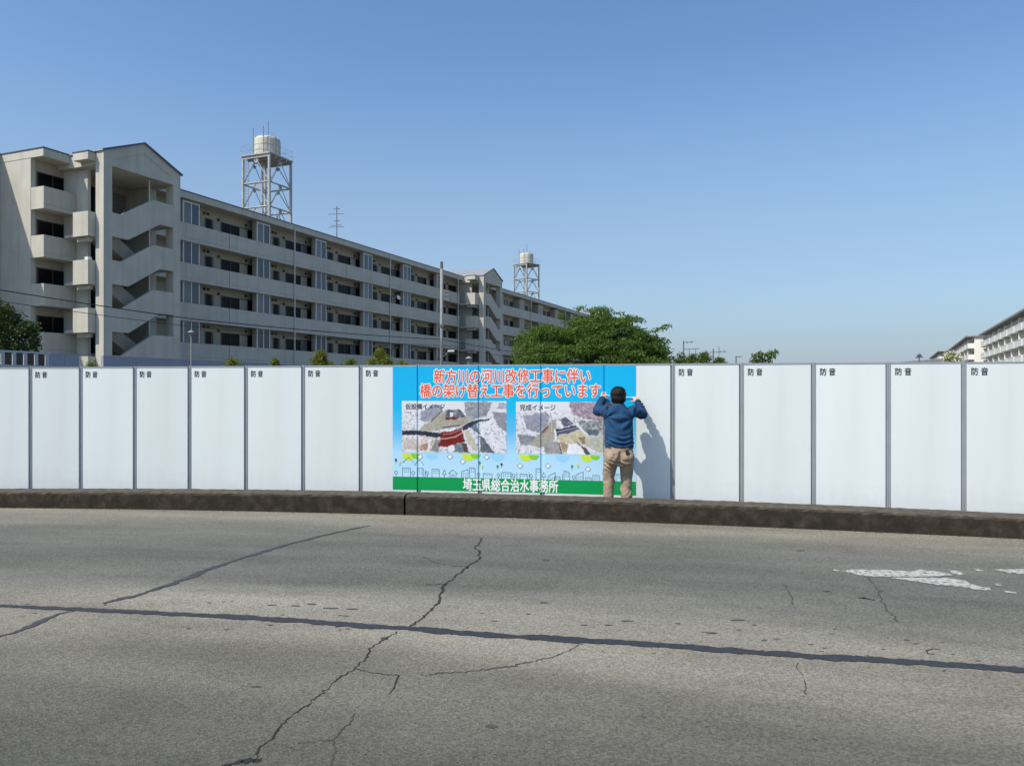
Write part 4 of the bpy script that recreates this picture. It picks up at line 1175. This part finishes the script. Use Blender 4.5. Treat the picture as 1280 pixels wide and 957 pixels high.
pp = at(552, 328, 60)
pol = thing('utility_pole', 'tall slim concrete utility pole before the middle of the long block', 'utility pole', (pp.x, pp.y, BACK_Z))
hp = pp.z - BACK_Z
MB().tube([(0, 0, 0), (0, 0, hp)], [0.14, 0.105], 12).build('pole_shaft', M['pole'], pol, smooth=True)
MB().tube([(0, 0, hp - 0.5), (0, 0, hp + 0.06)], 0.112, 12).build('pole_cap', M['antenna'], pol)
for dz in (2.15, 2.45, 2.8):
    MB().tube([(0.1, 0, hp - dz), (0.62, -0.2, hp - dz - 0.14)], 0.03, 6).build('insulator_arm', M['antenna'], pol)
    MB().tube([(0.62, -0.2, hp - dz - 0.2), (0.62, -0.2, hp - dz - 0.02)], 0.05, 6).build('insulator', M['antenna'], pol)
MB().tube([(0.05, 0, hp - 7.4), (0.6, -0.2, hp - 6.9)], 0.025, 6).build('lamp_arm', M['pole'], pol)
MB().box(0.5, 1.0, -0.3, -0.1, hp - 6.95, hp - 6.83).build('lamp_head', M['sash'], pol)
MB().box(-0.2, 0.2, -0.19, -0.17, hp - 5.0, hp - 4.85).build('pole_band', M['antenna'], pol)
def wire(label, pts, r, group=None):
    """pts: (px, py, depth)"""
    P = [at(*q) for q in pts]; out = []
    for a, b in zip(P[:-1], P[1:]):
        k = 10; L_ = (b - a).length
        for i in range(k): 
            t = i / k; c = a.lerp(b, t); c.z -= 0.006 * L_ * 4 * t * (1 - t); out.append(c)
    out.append(P[-1])
    o0 = out[0]
    mb = MB().tube([c - o0 for c in out], r, 5)
    o = mb.build('overhead_cable', M['wire'], None); o.location = o0
    return tag(o, label, 'cable', group)
wire('thick black overhead cable, upper of the pair crossing the left block', [(-160, 335, 34), (240, 398.5, 44), (551, 424, 60)], 0.028)
wire('thin black overhead cable, lower of the pair crossing the left block', [(-160, 352, 34), (240, 408, 44), (551, 432, 60)], 0.016)
wire('upper black cable running from the utility pole to the big tree', [(552.5, 424, 60), (700, 449, 66)], 0.026)
wire('lower black cable running from the utility pole to the big tree', [(552.5, 431, 60), (700, 456, 66)], 0.016)

# railway masts far behind
def mast(label, px, y1, y0, Y, arms):
    p = at(px, y1, Y); h = p.z - BACK_Z; s = Y / FPX
    t = thing('catenary_mast', label, 'mast', (p.x, p.y, BACK_Z), 0, 'railway masts far behind')
    MB().tube([(0, 0, 0), (0, 0, h)], 0.75 * s, 6).build('mast_shaft', M['antenna'], t)
    for (xa, ya, xb, yb) in arms:
        MB().tube([((xa - px) * s, 0, h - (ya - y1) * s), ((xb - px) * s, 0, h - (yb - y1) * s)], 0.4 * s, 5).build('mast_arm', M['antenna'], t)
mast('nearer railway mast with short arms above the far trees right of the big tree', 854.5, 426, 450, 200,
     [(854.5, 428, 867, 427), (859, 426.5, 859, 429.5), (864, 426, 864, 429), (854.5, 436.5, 874, 435.5), (861.5, 436, 861.5, 446), (869.5, 435.5, 869.5, 445)])
mast('farther railway mast with a wide arm, right of the nearer one', 891.5, 436, 452, 260, [(886, 440.5, 908, 439), (898.7, 433, 898.7, 447), (901, 438, 901, 440.5), (905.5, 437.5, 905.5, 440.5)])
mast('smallest railway mast, farthest to the right', 920, 445, 455, 330, [(920, 446, 928, 445.5), (924, 445, 924, 447)])

# ------------------------------------------------------------------ trees and shrubs
def leaves(name, clumps, size, m, parent, flat=0.55, seed=1, elong=1.9):
    """clumps: (centre, radii, count). Each leaf is a small folded blade."""
    r = np.random.default_rng(seed); V = []; 
    for c, rad, n in clumps:
        d = r.normal(size=(n, 3)); d /= np.linalg.norm(d, axis=1)[:, None]
        rr = r.random(n) ** 0.45
        P = np.array(c) + d * rr[:, None] * np.array(rad)
        nrm = r.normal(size=(n, 3)) * (1 - flat) + np.array([0, 0, 1.0]) * flat + d * 0.35
        nrm /= np.linalg.norm(nrm, axis=1)[:, None]
        a = r.normal(size=(n, 3)); a -= (a * nrm).sum(1)[:, None] * nrm; a /= np.linalg.norm(a, axis=1)[:, None]
        b = np.cross(nrm, a)
        s = size * (0.6 + 0.8 * r.random(n))[:, None]
        droop = np.array([0, 0, -0.25]) * s
        q = np.stack([P, P + a * s * 0.5 + b * s * 0.5 / elong * 1.0, P + a * s + droop, P + a * s * 0.5 - b * s * 0.5 / elong * 1.0], 1)
        V.append(q)
    V = np.concatenate(V).reshape(-1, 3); n = len(V) // 4
    me = bpy.data.meshes.new(name); me.vertices.add(4 * n); me.vertices.foreach_set('co', V.astype(np.float32).ravel())
    me.loops.add(4 * n); me.loops.foreach_set('vertex_index', np.arange(4 * n, dtype=np.int32))
    me.polygons.add(n); me.polygons.foreach_set('loop_start', np.arange(0, 4 * n, 4, dtype=np.int32)); me.polygons.foreach_set('loop_total', np.full(n, 4, dtype=np.int32))
    me.update(calc_edges=True); me.validate()
    return link(name, me, m, parent)
def limb(mb, a, b, r0, r1, k=5, bend=0.08):
    a, b = Vector(a), Vector(b); L_ = (b - a).length; pts = []
    j = Vector((random.uniform(-1, 1), random.uniform(-1, 1), random.uniform(-0.2, 0.8))) * bend * L_
    for i in range(k + 1):
        t = i / k; pts.append(a.lerp(b, t) + j * math.sin(math.pi * t))
    mb.tube(pts, [r0 + (r1 - r0) * i / k for i in range(k + 1)], 6)
    return pts
L_cherry = leaf_mat('cherry_leaf', (0.050, 0.105, 0.022), (0.150, 0.215, 0.050), 0.42)
L_dark = leaf_mat('camellia_leaf', (0.018, 0.040, 0.012), (0.055, 0.085, 0.022), 0.2)
L_yellow = leaf_mat('yellow_shrub_leaf', (0.11, 0.14, 0.022), (0.23, 0.24, 0.04), 0.35)
L_mid = leaf_mat('far_tree_leaf', (0.06, 0.10, 0.02), (0.13, 0.17, 0.04), 0.3)
L_flower = leaf_mat('pale_blossom', (0.55, 0.54, 0.42), (0.75, 0.74, 0.66), 0.3)

# the big spreading tree
TY = 38.0
c0 = at(745, 487, TY)
tree = thing('spreading_tree', 'large spreading green tree rising behind the banner', 'tree', (c0.x, c0.y, BACK_Z))
def loc(px, py, dy): 
    p = at(px, py, TY + dy); return (p.x - c0.x, p.y - c0.y, p.z - BACK_Z)
outline = [(643, 470), (645, 438), (652, 421), (668, 411), (690, 404), (705, 397), (722, 388), (736, 391), (752, 389), (768, 392), (786, 396), (803, 404), (812, 414), (820, 424), (828, 436), (836, 446), (842, 470)]
cl = []; tr_ = MB(); ends = []
ox = np.array([q[0] for q in outline]); oy = np.array([q[1] for q in outline])
rt = random.Random(5)
for k in range(600):
    px = rt.uniform(650, 832); ytop = np.interp(px, ox, oy) + 5 * math.sin(px * 0.19) + 4 * math.sin(px * 0.071 + 1)
    lay_ = rt.randrange(6)
    py = ytop + 5 + (470 - ytop) * (lay_ + 0.8 * rt.random()) / 6
    edge = min(1.0, (py - ytop) / 40)
    dy = rt.uniform(-3.0, 3.0) * (0.35 + 0.65 * edge)
    s = rt.uniform(0.55, 1.1)
    c = loc(px, py, dy)
    cl.append((c, (0.60 * s, 0.60 * s, 0.19 * s), int(190 * s * s)))
    if k % 7 == 0: ends.append(c)
# tufts that break the outline
for px, py in ((722, 386), (727, 384), (740, 389), (735, 388), (774, 391), (797, 398), (802, 400), (817, 413), (823, 411), (830, 409), (834, 407), (812, 420), (826, 424), (833, 428), (822, 432), (830, 433), (828, 440),
               (650, 421), (647, 433), (655, 414), (664, 410), (676, 408), (700, 395), (706, 394), (784, 394), (839, 447), (845, 450), (850, 452), (648, 445)):
    cl.append((loc(px, py, rt.uniform(-1, 1)), (0.26, 0.24, 0.10), 42))
leaves('crown', cl, 0.118, L_cherry, tree, 0.4, 3)
top = Vector((0, 0, 1.6))
limb(tr_, (0.05, 0, 0), top, 0.24, 0.2)
forks = []
for a in range(6):
    an = a * math.pi / 3 + 0.3
    e = top + Vector((math.cos(an) * 1.7, math.sin(an) * 1.3, 1.2)); limb(tr_, top - Vector((0, 0, 0.1)), e, 0.15, 0.08, 5); forks.append(e)
forks.append(top + Vector((0, 0, 1.7))); limb(tr_, top - Vector((0, 0, 0.1)), forks[-1], 0.15, 0.08, 5)
for e in ends:
    e = Vector(e); f = min(forks, key=lambda q: (q - e).length); limb(tr_, f, e, 0.05, 0.012, 4)
tr_.build('trunk', M['bark'], tree)

# dark flowering tree at the left edge
TY = 33.0
c0 = at(8, 487, TY)
tree2 = thing('dark_tree', 'dark glossy leaved tree at the left edge behind the railing', 'tree', (c0.x, c0.y, BACK_Z))
cl, cf = [], []; tr_ = MB()
outline = [(-70, 395), (-40, 380), (-15, 372), (2, 380), (14, 384), (26, 392), (36, 400), (46, 408), (51, 418), (50, 428), (44, 440)]
ox = [q[0] for q in outline]; oy = [q[1] for q in outline]
for k in range(190):
    px = rt.uniform(-66, 48); yt = np.interp(px, ox, oy); py = yt + 2 + (470 - yt) * rt.random() ** 1.1
    if px > 38 and py > 436: continue
    s = rt.uniform(0.6, 1.0)
    cl.append((loc(px, py, rt.uniform(-1.6, 1.6)), (0.36 * s, 0.36 * s, 0.28 * s), int(110 * s)))
    if k % 6 == 0: cf.append((loc(px, py, -1.2), (0.3, 0.3, 0.2), 2)); limb(tr_, (0, 0, 1.4), cl[-1][0], 0.06, 0.012, 4)
leaves('crown', cl, 0.13, L_dark, tree2, 0.35, 4)
leaves('blossom', cf, 0.09, L_flower, tree2, 0.2, 5, 1.1)
limb(tr_, (0, 0, 0), (0, 0, 1.6), 0.14, 0.1)
tr_.build('trunk', M['bark'], tree2)

def shrub(name, label, px, py, hw, hh, Y, m, cat='shrub', n=900, size=0.09, group=None, seed=9, flat=0.3, blossom=0):
    """px, py: middle of the top; hw, hh: half width and visible height in pixels"""
    s = Y / FPX; p = at(px, py, Y)
    t = thing(name, label, cat, (p.x, p.y, BACK_Z), 0, group); h = p.z - BACK_Z
    r = random.Random(seed); cl = []
    for k in range(16):
        a = r.uniform(0, 2 * math.pi); q = r.random() ** .5 if k > 3 else 0.3 * r.random()
        cl.append(((hw * s * 0.72 * q * math.cos(a), hw * s * 0.6 * q * math.sin(a), h - hh * s * (0.22 + 0.45 * q * q + 0.30 * r.random() * (k > 3))), (hw * s * 0.38, hw * s * 0.38, hh * s * 0.34), n // 16))
    leaves('foliage', cl, size, m, t, flat, seed)
    if blossom: leaves('blossom', [(c, (a[0] * 1.1, a[1] * 1.1, a[2] * 1.1), blossom // 16) for c, a, _ in cl], size * 1.1, L_flower, t, 0.2, seed + 1, 1.1)
    st = MB()
    for k in range(5): limb(st, (r.uniform(-.1, .1), r.uniform(-.1, .1), 0), cl[k][0], 0.03, 0.01, 4)
    st.build('stems', M['bark'], t)
    return t
G = 'clipped shrubs showing over the barrier'
shrub('shrub', 'round yellow green shrub over the barrier, left of the two larger ones', 401, 439, 19, 24, 34, L_yellow, group=G, n=3200, size=0.075, seed=21)
shrub('shrub', 'round yellow green shrub over the barrier, just left of the banner', 475, 437, 19, 24, 34, L_yellow, group=G, n=3200, size=0.075, seed=22)
shrub('shrub', 'low yellow green shrub between the two larger round shrubs', 437, 448, 15, 14, 35, L_yellow, group=G, n=700, seed=23)
shrub('shrub', 'tiny yellow green shrub right of the garden lamp', 290, 447, 14, 12, 34, L_yellow, group=G, n=600, seed=24)
shrub('shrub', 'smallest yellow green shrub top before the first drain pipe', 344, 447.5, 9, 12, 34, L_yellow, group=G, n=420, seed=25)
shrub('shrub', 'low yellow green shrub peeping over the left end of the banner', 503, 451, 12, 12, 35, L_yellow, group=G, n=420, seed=26)
shrub('shrub', 'small green shrub before the lit foot of the first stair tower', 114, 452, 13, 12, 29, L_yellow, group=G, n=500, size=0.07, seed=27)
shrub('shrub', 'loose green shrub at the right foot of the big tree', 851, 441, 17, 20, 60, L_mid, group=G, n=900, size=0.13, seed=28)
F = 'far trees right of the big tree'
shrub('far_tree', 'far round tree left of centre in the low tree line below the masts', 866, 443, 18, 16, 120, L_mid, 'tree', 900, 0.3, F, 31)
shrub('far_tree', 'far tree with the highest crown in the low tree line below the masts', 880, 440, 14, 18, 118, L_mid, 'tree', 900, 0.3, F, 32)
shrub('far_tree', 'far tree at the right end of the low tree line below the masts', 900, 447, 16, 14, 122, L_mid, 'tree', 900, 0.3, F, 33)
shrub('blossom_shrub', 'pale flowering shrub before the farthest pale apartment row', 1188, 439, 17, 18, 60, L_yellow, n=500, size=0.14, seed=41, blossom=420)
# young tree with upright twigs
TY = 36.0; c0 = at(955, 487, TY)
yt = thing('young_tree', 'young bright green tree top alone above the right part of the barrier', 'tree', (c0.x, c0.y, BACK_Z))
cl = []; tr_ = MB(); limb(tr_, (0, 0, 0), (0, 0, 1.9), 0.07, 0.05)
for px, py in ((940, 451), (944, 447), (948, 444), (952, 445), (956, 443), (960, 441.5), (965, 441), (969, 440), (967, 445), (962, 447), (957, 449), (950, 450), (945, 452), (954, 453), (961, 452), (950, 441), (943, 444)):
    c = loc(px, py, rt.uniform(-.4, .4)); cl.append((c, (0.16, 0.16, 0.11), 42)); limb(tr_, (0, 0, 1.8), c, 0.025, 0.008, 4)
leaves('crown', cl, 0.11, L_cherry, yt, 0.2, 8)
tr_.build('trunk', M['bark'], yt)

# ------------------------------------------------------------------ the person at the banner
def ell(c, r, n=12, rot=None):
    bm = bmesh.new(); bmesh.ops.create_uvsphere(bm, u_segments=n * 2, v_segments=n, radius=1.0)
    mt = Matrix.Translation(c) @ (rot.to_matrix().to_4x4() if rot else Matrix()) @ Matrix.Diagonal((*r, 1))
    v = [tuple(mt @ q.co) for q in bm.verts]; f = [tuple(q.index for q in p.verts) for p in bm.faces]; bm.free()
    return v, f
def cap(a, b, ra, rb, seg=14):
    a, b = Vector(a), Vector(b); t = (b - a).normalized(); x = t.orthogonal().normalized(); y = t.cross(x); rings = []
    for k in range(5): 
        w = math.pi / 2 * (1 - k / 4); rings.append((a - t * ra * math.sin(w), max(ra * math.cos(w), 1e-4)))
    for k in range(5):
        w = math.pi / 2 * k / 4; rings.append((b + t * rb * math.sin(w), max(rb * math.cos(w), 1e-4)))
    v = [c + (x * math.cos(2 * math.pi * i / seg) + y * math.sin(2 * math.pi * i / seg)) * r for c, r in rings for i in range(seg)]
    f = [(k * seg + i, k * seg + (i + 1) % seg, (k + 1) * seg + (i + 1) % seg, (k + 1) * seg + i) for k in range(len(rings) - 1) for i in range(seg)]
    f += [tuple(range(seg - 1, -1, -1)), tuple((len(rings) - 1) * seg + i for i in range(seg))]
    return v, f
def loft(rings, seg=28, sq=2.1):
    v = []
    for z, cx, cy, rx, ry in rings:
        for i in range(seg):
            a = 2 * math.pi * i / seg; c, s = math.cos(a), math.sin(a)
            v.append((cx + rx * math.copysign(abs(c) ** (2 / sq), c), cy + ry * math.copysign(abs(s) ** (2 / sq), s), z))
    n = len(rings)
    f = [(k * seg + i, k * seg + (i + 1) % seg, (k + 1) * seg + (i + 1) % seg, (k + 1) * seg + i) for k in range(n - 1) for i in range(seg)]
    f += [tuple(range(seg - 1, -1, -1)), tuple((n - 1) * seg + i for i in range(seg))]
    return v, f
def melt(name, prims, voxel, it, m, parent, disp=None, fac=0.5):
    mb = MB()
    for v, f in prims: mb.add(v, f)
    me = bpy.data.meshes.new(name + '_raw'); me.from_pydata(mb.v, [], mb.f)
    o = bpy.data.objects.new(name + '_raw', me); COL.objects.link(o)
    r = o.modifiers.new('r', 'REMESH'); r.mode = 'VOXEL'; r.voxel_size = voxel
    s = o.modifiers.new('s', 'SMOOTH'); s.iterations = it; s.factor = fac
    bpy.context.view_layer.update()
    res = bpy.data.meshes.new_from_object(o.evaluated_get(bpy.context.evaluated_depsgraph_get()))
    bpy.data.objects.remove(o); bpy.data.meshes.remove(me); res.name = name
    if disp:
        n = len(res.vertices); P = np.empty(n * 3); res.vertices.foreach_get('co', P); P = P.reshape(-1, 3)
        Nn = np.empty(n * 3); res.vertex_normals.foreach_get('vector', Nn); Nn = Nn.reshape(-1, 3)
        P = P + Nn * disp(P, Nn)[:, None]; res.vertices.foreach_set('co', P.ravel()); res.update()
    res.materials.clear()
    return link(name, res, m, parent, smooth=True)

PXc = 773.4
bp_ = barrier_at_px(PXc); PY = bp_.y - 0.53
PX_ = (PXc - CX) / FPX * PY
person = thing('person', 'person in a blue sweater and khaki trousers seen from behind, arms raised to the banner', 'person', (PX_, PY, BACK_Z))
def rel(px, py, Y): 
    p = at(px, py, Y); return Vector((p.x - PX_, p.y - PY, p.z - BACK_Z))
fl, fr_ = barrier_at_px(755.5), barrier_at_px(795.5)
hL = rel(755.5, 494.0, fl.y - 0.045); hR = rel(795.5, 497.5, fr_.y - 0.045)
eL = rel(746.5, 514.0, PY + 0.27); eR = rel(803.5, 517.5, PY + 0.25)
sL, sR = Vector((-0.158, 0.05, 1.385)), Vector((0.168, 0.05, 1.38))
wL = eL.lerp(hL, 0.76); wR = eR.lerp(hR, 0.74)
print('arm lengths', (sL - eL).length, (eL - hL).length, (sR - eR).length, (eR - hR).length)
def hand(wr, tip_dir, palm_n, thumb):
    """palm, four fingers of different length with bent knuckles, and a thumb from the side of the palm"""
    d = tip_dir.normalized(); n = (palm_n - d * palm_n.dot(d)).normalized(); s = thumb
    s = (s - d * s.dot(d) - n * s.dot(n)).normalized()
    out = [ell(wr + d * 0.052, (0.040, 0.040, 0.018), 8, Matrix((s, d, n)).transposed().to_quaternion())]
    for k, (o, ln) in enumerate(((0.029, 0.066), (0.010, 0.074), (-0.010, 0.069), (-0.028, 0.054))):
        a = wr + d * (0.090 - abs(o) * 0.25) + s * o
        out.append(cap(wr + d * 0.02 + s * o * 0.6, a, 0.014, 0.0115, 8))
        dr = d; p = a; bend = 0.5 + 0.12 * k
        for q, (fz, r0, r1) in enumerate(((0.45, 0.0105, 0.0095), (0.32, 0.0095, 0.0088), (0.23, 0.0088, 0.0078))):
            dr = (dr * math.cos(bend) + n * math.sin(bend)).normalized() if q else (d * math.cos(0.35) + n * math.sin(0.35)).normalized()
            nn = p + dr * ln * fz * 1.1; out.append(cap(p, nn, r0, r1, 8)); p = nn
            bend = 0.65
    t0 = wr + d * 0.028 + s * 0.030; t1 = t0 + (d * 0.6 + s * 0.75 + n * 0.25).normalized() * 0.042; t2 = t1 + (d * 0.75 + s * 0.1 + n * 0.6).normalized() * 0.032
    out += [cap(t0 - s * 0.01, t1, 0.015, 0.0115, 8), cap(t1, t2, 0.0115, 0.009, 8)]
    return out
dL = (hL - eL).normalized() + Vector((-0.05, 0.35, 0.15)); dR = (hR - eR).normalized() + Vector((-0.12, 0.35, 0.1))
HC = Vector((0.003, 0.085, 1.565))
LEG = {-1: [(-0.098, -0.01, 0.86), (-0.117, 0.03, 0.50), (-0.142, 0.0, 0.10)], 1: [(0.092, -0.01, 0.86), (0.098, 0.03, 0.50), (0.083, 0.0, 0.10)]}
body = [ell(HC, (0.076, 0.094, 0.108)), ell(HC + Vector((0, 0.03, -0.055)), (0.056, 0.062, 0.062)), ell(HC + Vector((0, 0.098, -0.012)), (0.014, 0.022, 0.024), 8),
        ell(HC + Vector((-0.079, 0.0, -0.012)), (0.010, 0.020, 0.031), 8), ell(HC + Vector((0.079, 0.0, -0.012)), (0.010, 0.020, 0.031), 8),
        ell(HC + Vector((0, 0.088, -0.062)), (0.024, 0.012, 0.012), 8),
        cap((0, 0.04, 1.39), (0.002, 0.075, 1.52), 0.060, 0.054),
        loft([(0.80, 0, 0.0, 0.12, 0.09), (0.95, 0, 0.0, 0.145, 0.095), (1.10, 0, 0.01, 0.135, 0.09), (1.25, 0, 0.025, 0.15, 0.10), (1.37, 0, 0.04, 0.15, 0.09), (1.42, 0, 0.045, 0.08, 0.06)]),
        cap(sL, eL, 0.045, 0.038), cap(eL, wL, 0.037, 0.027), cap(sR, eR, 0.045, 0.038), cap(eR, wR, 0.037, 0.027)]
for s in (-1, 1):
    h, k, a = LEG[s]; body += [cap(h, k, 0.074, 0.050), cap(k, a, 0.050, 0.038), cap(a, (a[0] + s * 0.01, 0.11, 0.045), 0.042, 0.035)]
body += hand(wL, dL, Vector((0.1, 1, -0.25)), Vector((1, 0, 0.1))) + hand(wR, dR, Vector((-0.1, 1, -0.25)), Vector((-1, 0, 0.1)))
melt('body', body, 0.0055, 3, M['skin'], person)
for s in (-1, 1):
    e = ell(HC + Vector((s * 0.031, 0.083, 0.008)), (0.013, 0.011, 0.009), 8); MB().add(*e).build('eye', mat('eye', (0.03, 0.02, 0.015), 0.2), person, smooth=True)

# cloth
def wrinkle(P, k, seed):
    r = np.random.default_rng(seed); out = np.zeros(len(P))
    for _ in range(7):
        d = r.normal(size=3); d /= np.linalg.norm(d); out += np.sin(P @ d * k * r.uniform(.6, 1.6) + r.uniform(0, 6))
    return out / 7
def seg_dist(P, a, b):
    a, b = np.array(a), np.array(b); t = np.clip(((P - a) @ (b - a)) / ((b - a) @ (b - a)), 0, 1)
    return np.linalg.norm(P - (a + t[:, None] * (b - a)), axis=1), t
def sweater_disp(P, N):
    d = 0.010 * wrinkle(P, 34, 3) + 0.004 * wrinkle(P, 75, 31)
    back = np.clip(-N[:, 1], 0, 1)
    x, z = P[:, 0], P[:, 2]
    # sagging folds across the small of the back
    sag = z + 0.9 * (x - 0.01) ** 2 * -1.6
    w = np.exp(-((z - 1.00) / 0.085) ** 2)
    d += 0.013 * np.sin((z - 1.9 * (x - 0.02) ** 2) * 120 + 2.5 * wrinkle(P, 22, 41)) * w * (0.25 + back)
    # folds pulled from the arm pits over the shoulder blades
    for sx in (-1, 1):
        q = (P - np.array([sx * 0.16, 0.0, 1.30])); ang = np.arctan2(q[:, 2], -q[:, 0] * sx); rad = np.hypot(q[:, 0], q[:, 2])
        d += 0.011 * np.sin(ang * 8 + 1.0 + 2 * wrinkle(P, 25, 42)) * np.exp(-((rad - 0.11) / 0.08) ** 2) * (0.2 + back)
    for (a, b) in ((sL, eL), (eL, wL), (sR, eR), (eR, wR)):
        ds, t = seg_dist(P, a, b); L_ = (Vector(b) - Vector(a)).length
        d += 0.0085 * np.sin(t * L_ * 130 + 9 * wrinkle(P, 14, 8)) * np.exp(-(np.maximum(ds - 0.05, 0) / 0.02) ** 2) * (t > 0.05) * (t < 0.97)
    # knitted hem
    d *= np.clip((z - 0.925) / 0.05, 0.1, 1)
    return d
M['sweater'] = mat('blue_sweater', (0.022, 0.072, 0.160), 0.9, 0.3, 14, 0.25, 220, spec=0.2)
tor = [(0.918, 0.006, 0.0, 0.160, 0.112), (0.935, 0.006, 0.0, 0.170, 0.120), (0.99, 0.006, 0.0, 0.176, 0.126), (1.08, 0.006, 0.006, 0.168, 0.118), (1.20, 0.006, 0.02, 0.170, 0.120),
       (1.30, 0.004, 0.034, 0.176, 0.122), (1.375, 0.003, 0.042, 0.168, 0.108), (1.425, 0.002, 0.046, 0.115, 0.085), (1.455, 0.002, 0.05, 0.078, 0.074), (1.475, 0.002, 0.052, 0.066, 0.066)]
melt('sweater', [loft(tor), cap(sL, eL, 0.066, 0.055), cap(eL, wL, 0.055, 0.043), cap(sR, eR, 0.066, 0.056), cap(eR, wR, 0.056, 0.043), ell((-0.12, 0.03, 1.345), (0.07, 0.09, 0.07)), ell((0.13, 0.03, 1.34), (0.07, 0.09, 0.07))],
     0.0085, 4, M['sweater'], person, sweater_disp)
def trouser_disp(P, N):
    z, x = P[:, 2], P[:, 0]; back = np.clip(-N[:, 1], 0, 1)
    ph = 5 * wrinkle(P, 13, 5) + 3 * wrinkle(P, 29, 15)
    amp = np.clip(0.5 + 1.6 * wrinkle(P, 16, 21), 0, 1.3)
    d = 0.006 * wrinkle(P, 34, 12) + 0.004 * wrinkle(P, 80, 32)
    d += 0.011 * np.sin(z * 70 + x * 45 + ph * 2.0) * np.exp(-((z - 0.47) / 0.11) ** 2) * amp
    d += 0.008 * np.sin(z * 120 - x * 60 + ph * 2.2) * np.exp(-((z - 0.24) / 0.15) ** 2) * amp
    d += 0.019 * np.sin((z - 2.6 * (np.abs(x) - 0.09) ** 2 + 0.25 * x) * 105 + ph) * np.exp(-((z - 0.735) / 0.05) ** 2) * back * amp
    d += 0.006 * np.sin(np.abs(x) * 90 + z * 40 + ph) * np.exp(-((z - 0.85) / 0.05) ** 2) * back * amp
    d -= 0.014 * np.exp(-(x / 0.012) ** 2) * ((z > 0.74) & (z < 0.90)) * back          # seat seam
    d -= 0.006 * (np.abs(z - 0.865) < 0.008) * (np.abs(np.abs(x) - 0.09) < 0.055) * back    # back pockets
    return d
M['khaki'] = mat('khaki_cotton', (0.37, 0.285, 0.20), 0.9, 0.18, 9, 0.3, 260, spec=0.2)
tro = [loft([(0.72, 0, -0.005, 0.14, 0.10), (0.78, 0, -0.008, 0.180, 0.120), (0.86, 0.002, -0.01, 0.180, 0.124), (0.95, 0.004, -0.005, 0.160, 0.112), (0.97, 0.004, -0.004, 0.155, 0.108)]),
       ell((-0.085, -0.088, 0.825), (0.086, 0.080, 0.085)), ell((0.092, -0.088, 0.825), (0.086, 0.080, 0.085))]
for s in (-1, 1):
    h, k, a = LEG[s]
    tro += [cap((h[0], h[1], 0.78), (k[0], k[1], 0.60), 0.090, 0.076), cap((k[0], k[1], 0.60), (k[0], k[1] - 0.01, 0.45), 0.074, 0.066), cap((k[0], k[1] - 0.01, 0.45), (a[0], a[1] - 0.01, 0.13), 0.066, 0.063)]
melt('trousers', tro, 0.0085, 3, M['khaki'], person, trouser_disp)
pou = MB().box(0.062, 0.098, -0.168, -0.115, 0.872, 0.925).build('belt_pouch', mat('dark_pouch', (0.02, 0.02, 0.022), 0.7), person, bevel=0.006)
def hair_disp(P, N):
    q = P - np.array(HC); a = np.arctan2(q[:, 0], -q[:, 1])
    return 0.005 * np.sin(a * 17 + q[:, 2] * 60) * 0.6 + 0.006 * wrinkle(P, 90, 4) + 0.006 * np.sin(a * 31) * (q[:, 2] < -0.04)
M['hair'] = mat('black_hair', (0.007, 0.006, 0.005), 0.5, 0.4, 30, 0.4, 150, spec=0.25)
melt('hair', [ell(HC + Vector((0, -0.012, 0.022)), (0.097, 0.106, 0.098)), ell(HC + Vector((0, -0.036, -0.022)), (0.091, 0.080, 0.086)), ell(HC + Vector((0, -0.055, -0.06)), (0.070, 0.052, 0.052)), ell(HC + Vector((0, 0.055, 0.06)), (0.075, 0.05, 0.05))],
     0.006, 12, M['hair'], person, hair_disp)
M['shoe'] = mat('dark_shoe', (0.03, 0.03, 0.032), 0.6)
for s in (-1, 1):
    a = LEG[s][2]; x = a[0]
    melt('shoe', [ell((x, 0.0, 0.05), (0.046, 0.065, 0.05)), ell((x + s * 0.01, 0.10, 0.036), (0.050, 0.10, 0.036)), loft([(0.0, x + s * .006, 0.06, 0.044, 0.135), (0.024, x + s * .006, 0.06, 0.046, 0.138)])], 0.009, 3, M['shoe'], person)
# string stretched between the hands
p0 = Vector((PX_, PY, BACK_Z)); a = p0 + wL + dL.normalized() * 0.10 + Vector((0, -0.0, 0)); b = p0 + wR + dR.normalized() * 0.10
a.y = min(a.y, fl.y - 0.02); b.y = min(b.y, fr_.y - 0.02)
st = MB().tube([Vector((0, 0, 0)), (b - a) * 0.5 + Vector((0, 0, -0.006)), b - a], 0.0042, 6).build('string', mat('pale_string', (0.75, 0.78, 0.80), 0.6), None)
st.location = a
tag(st, 'thin pale string stretched between the hands of the person', 'string')
print('objects', len(bpy.data.objects), 'faces', sum(len(o.data.polygons) for o in bpy.data.objects if o.type == 'MESH'))
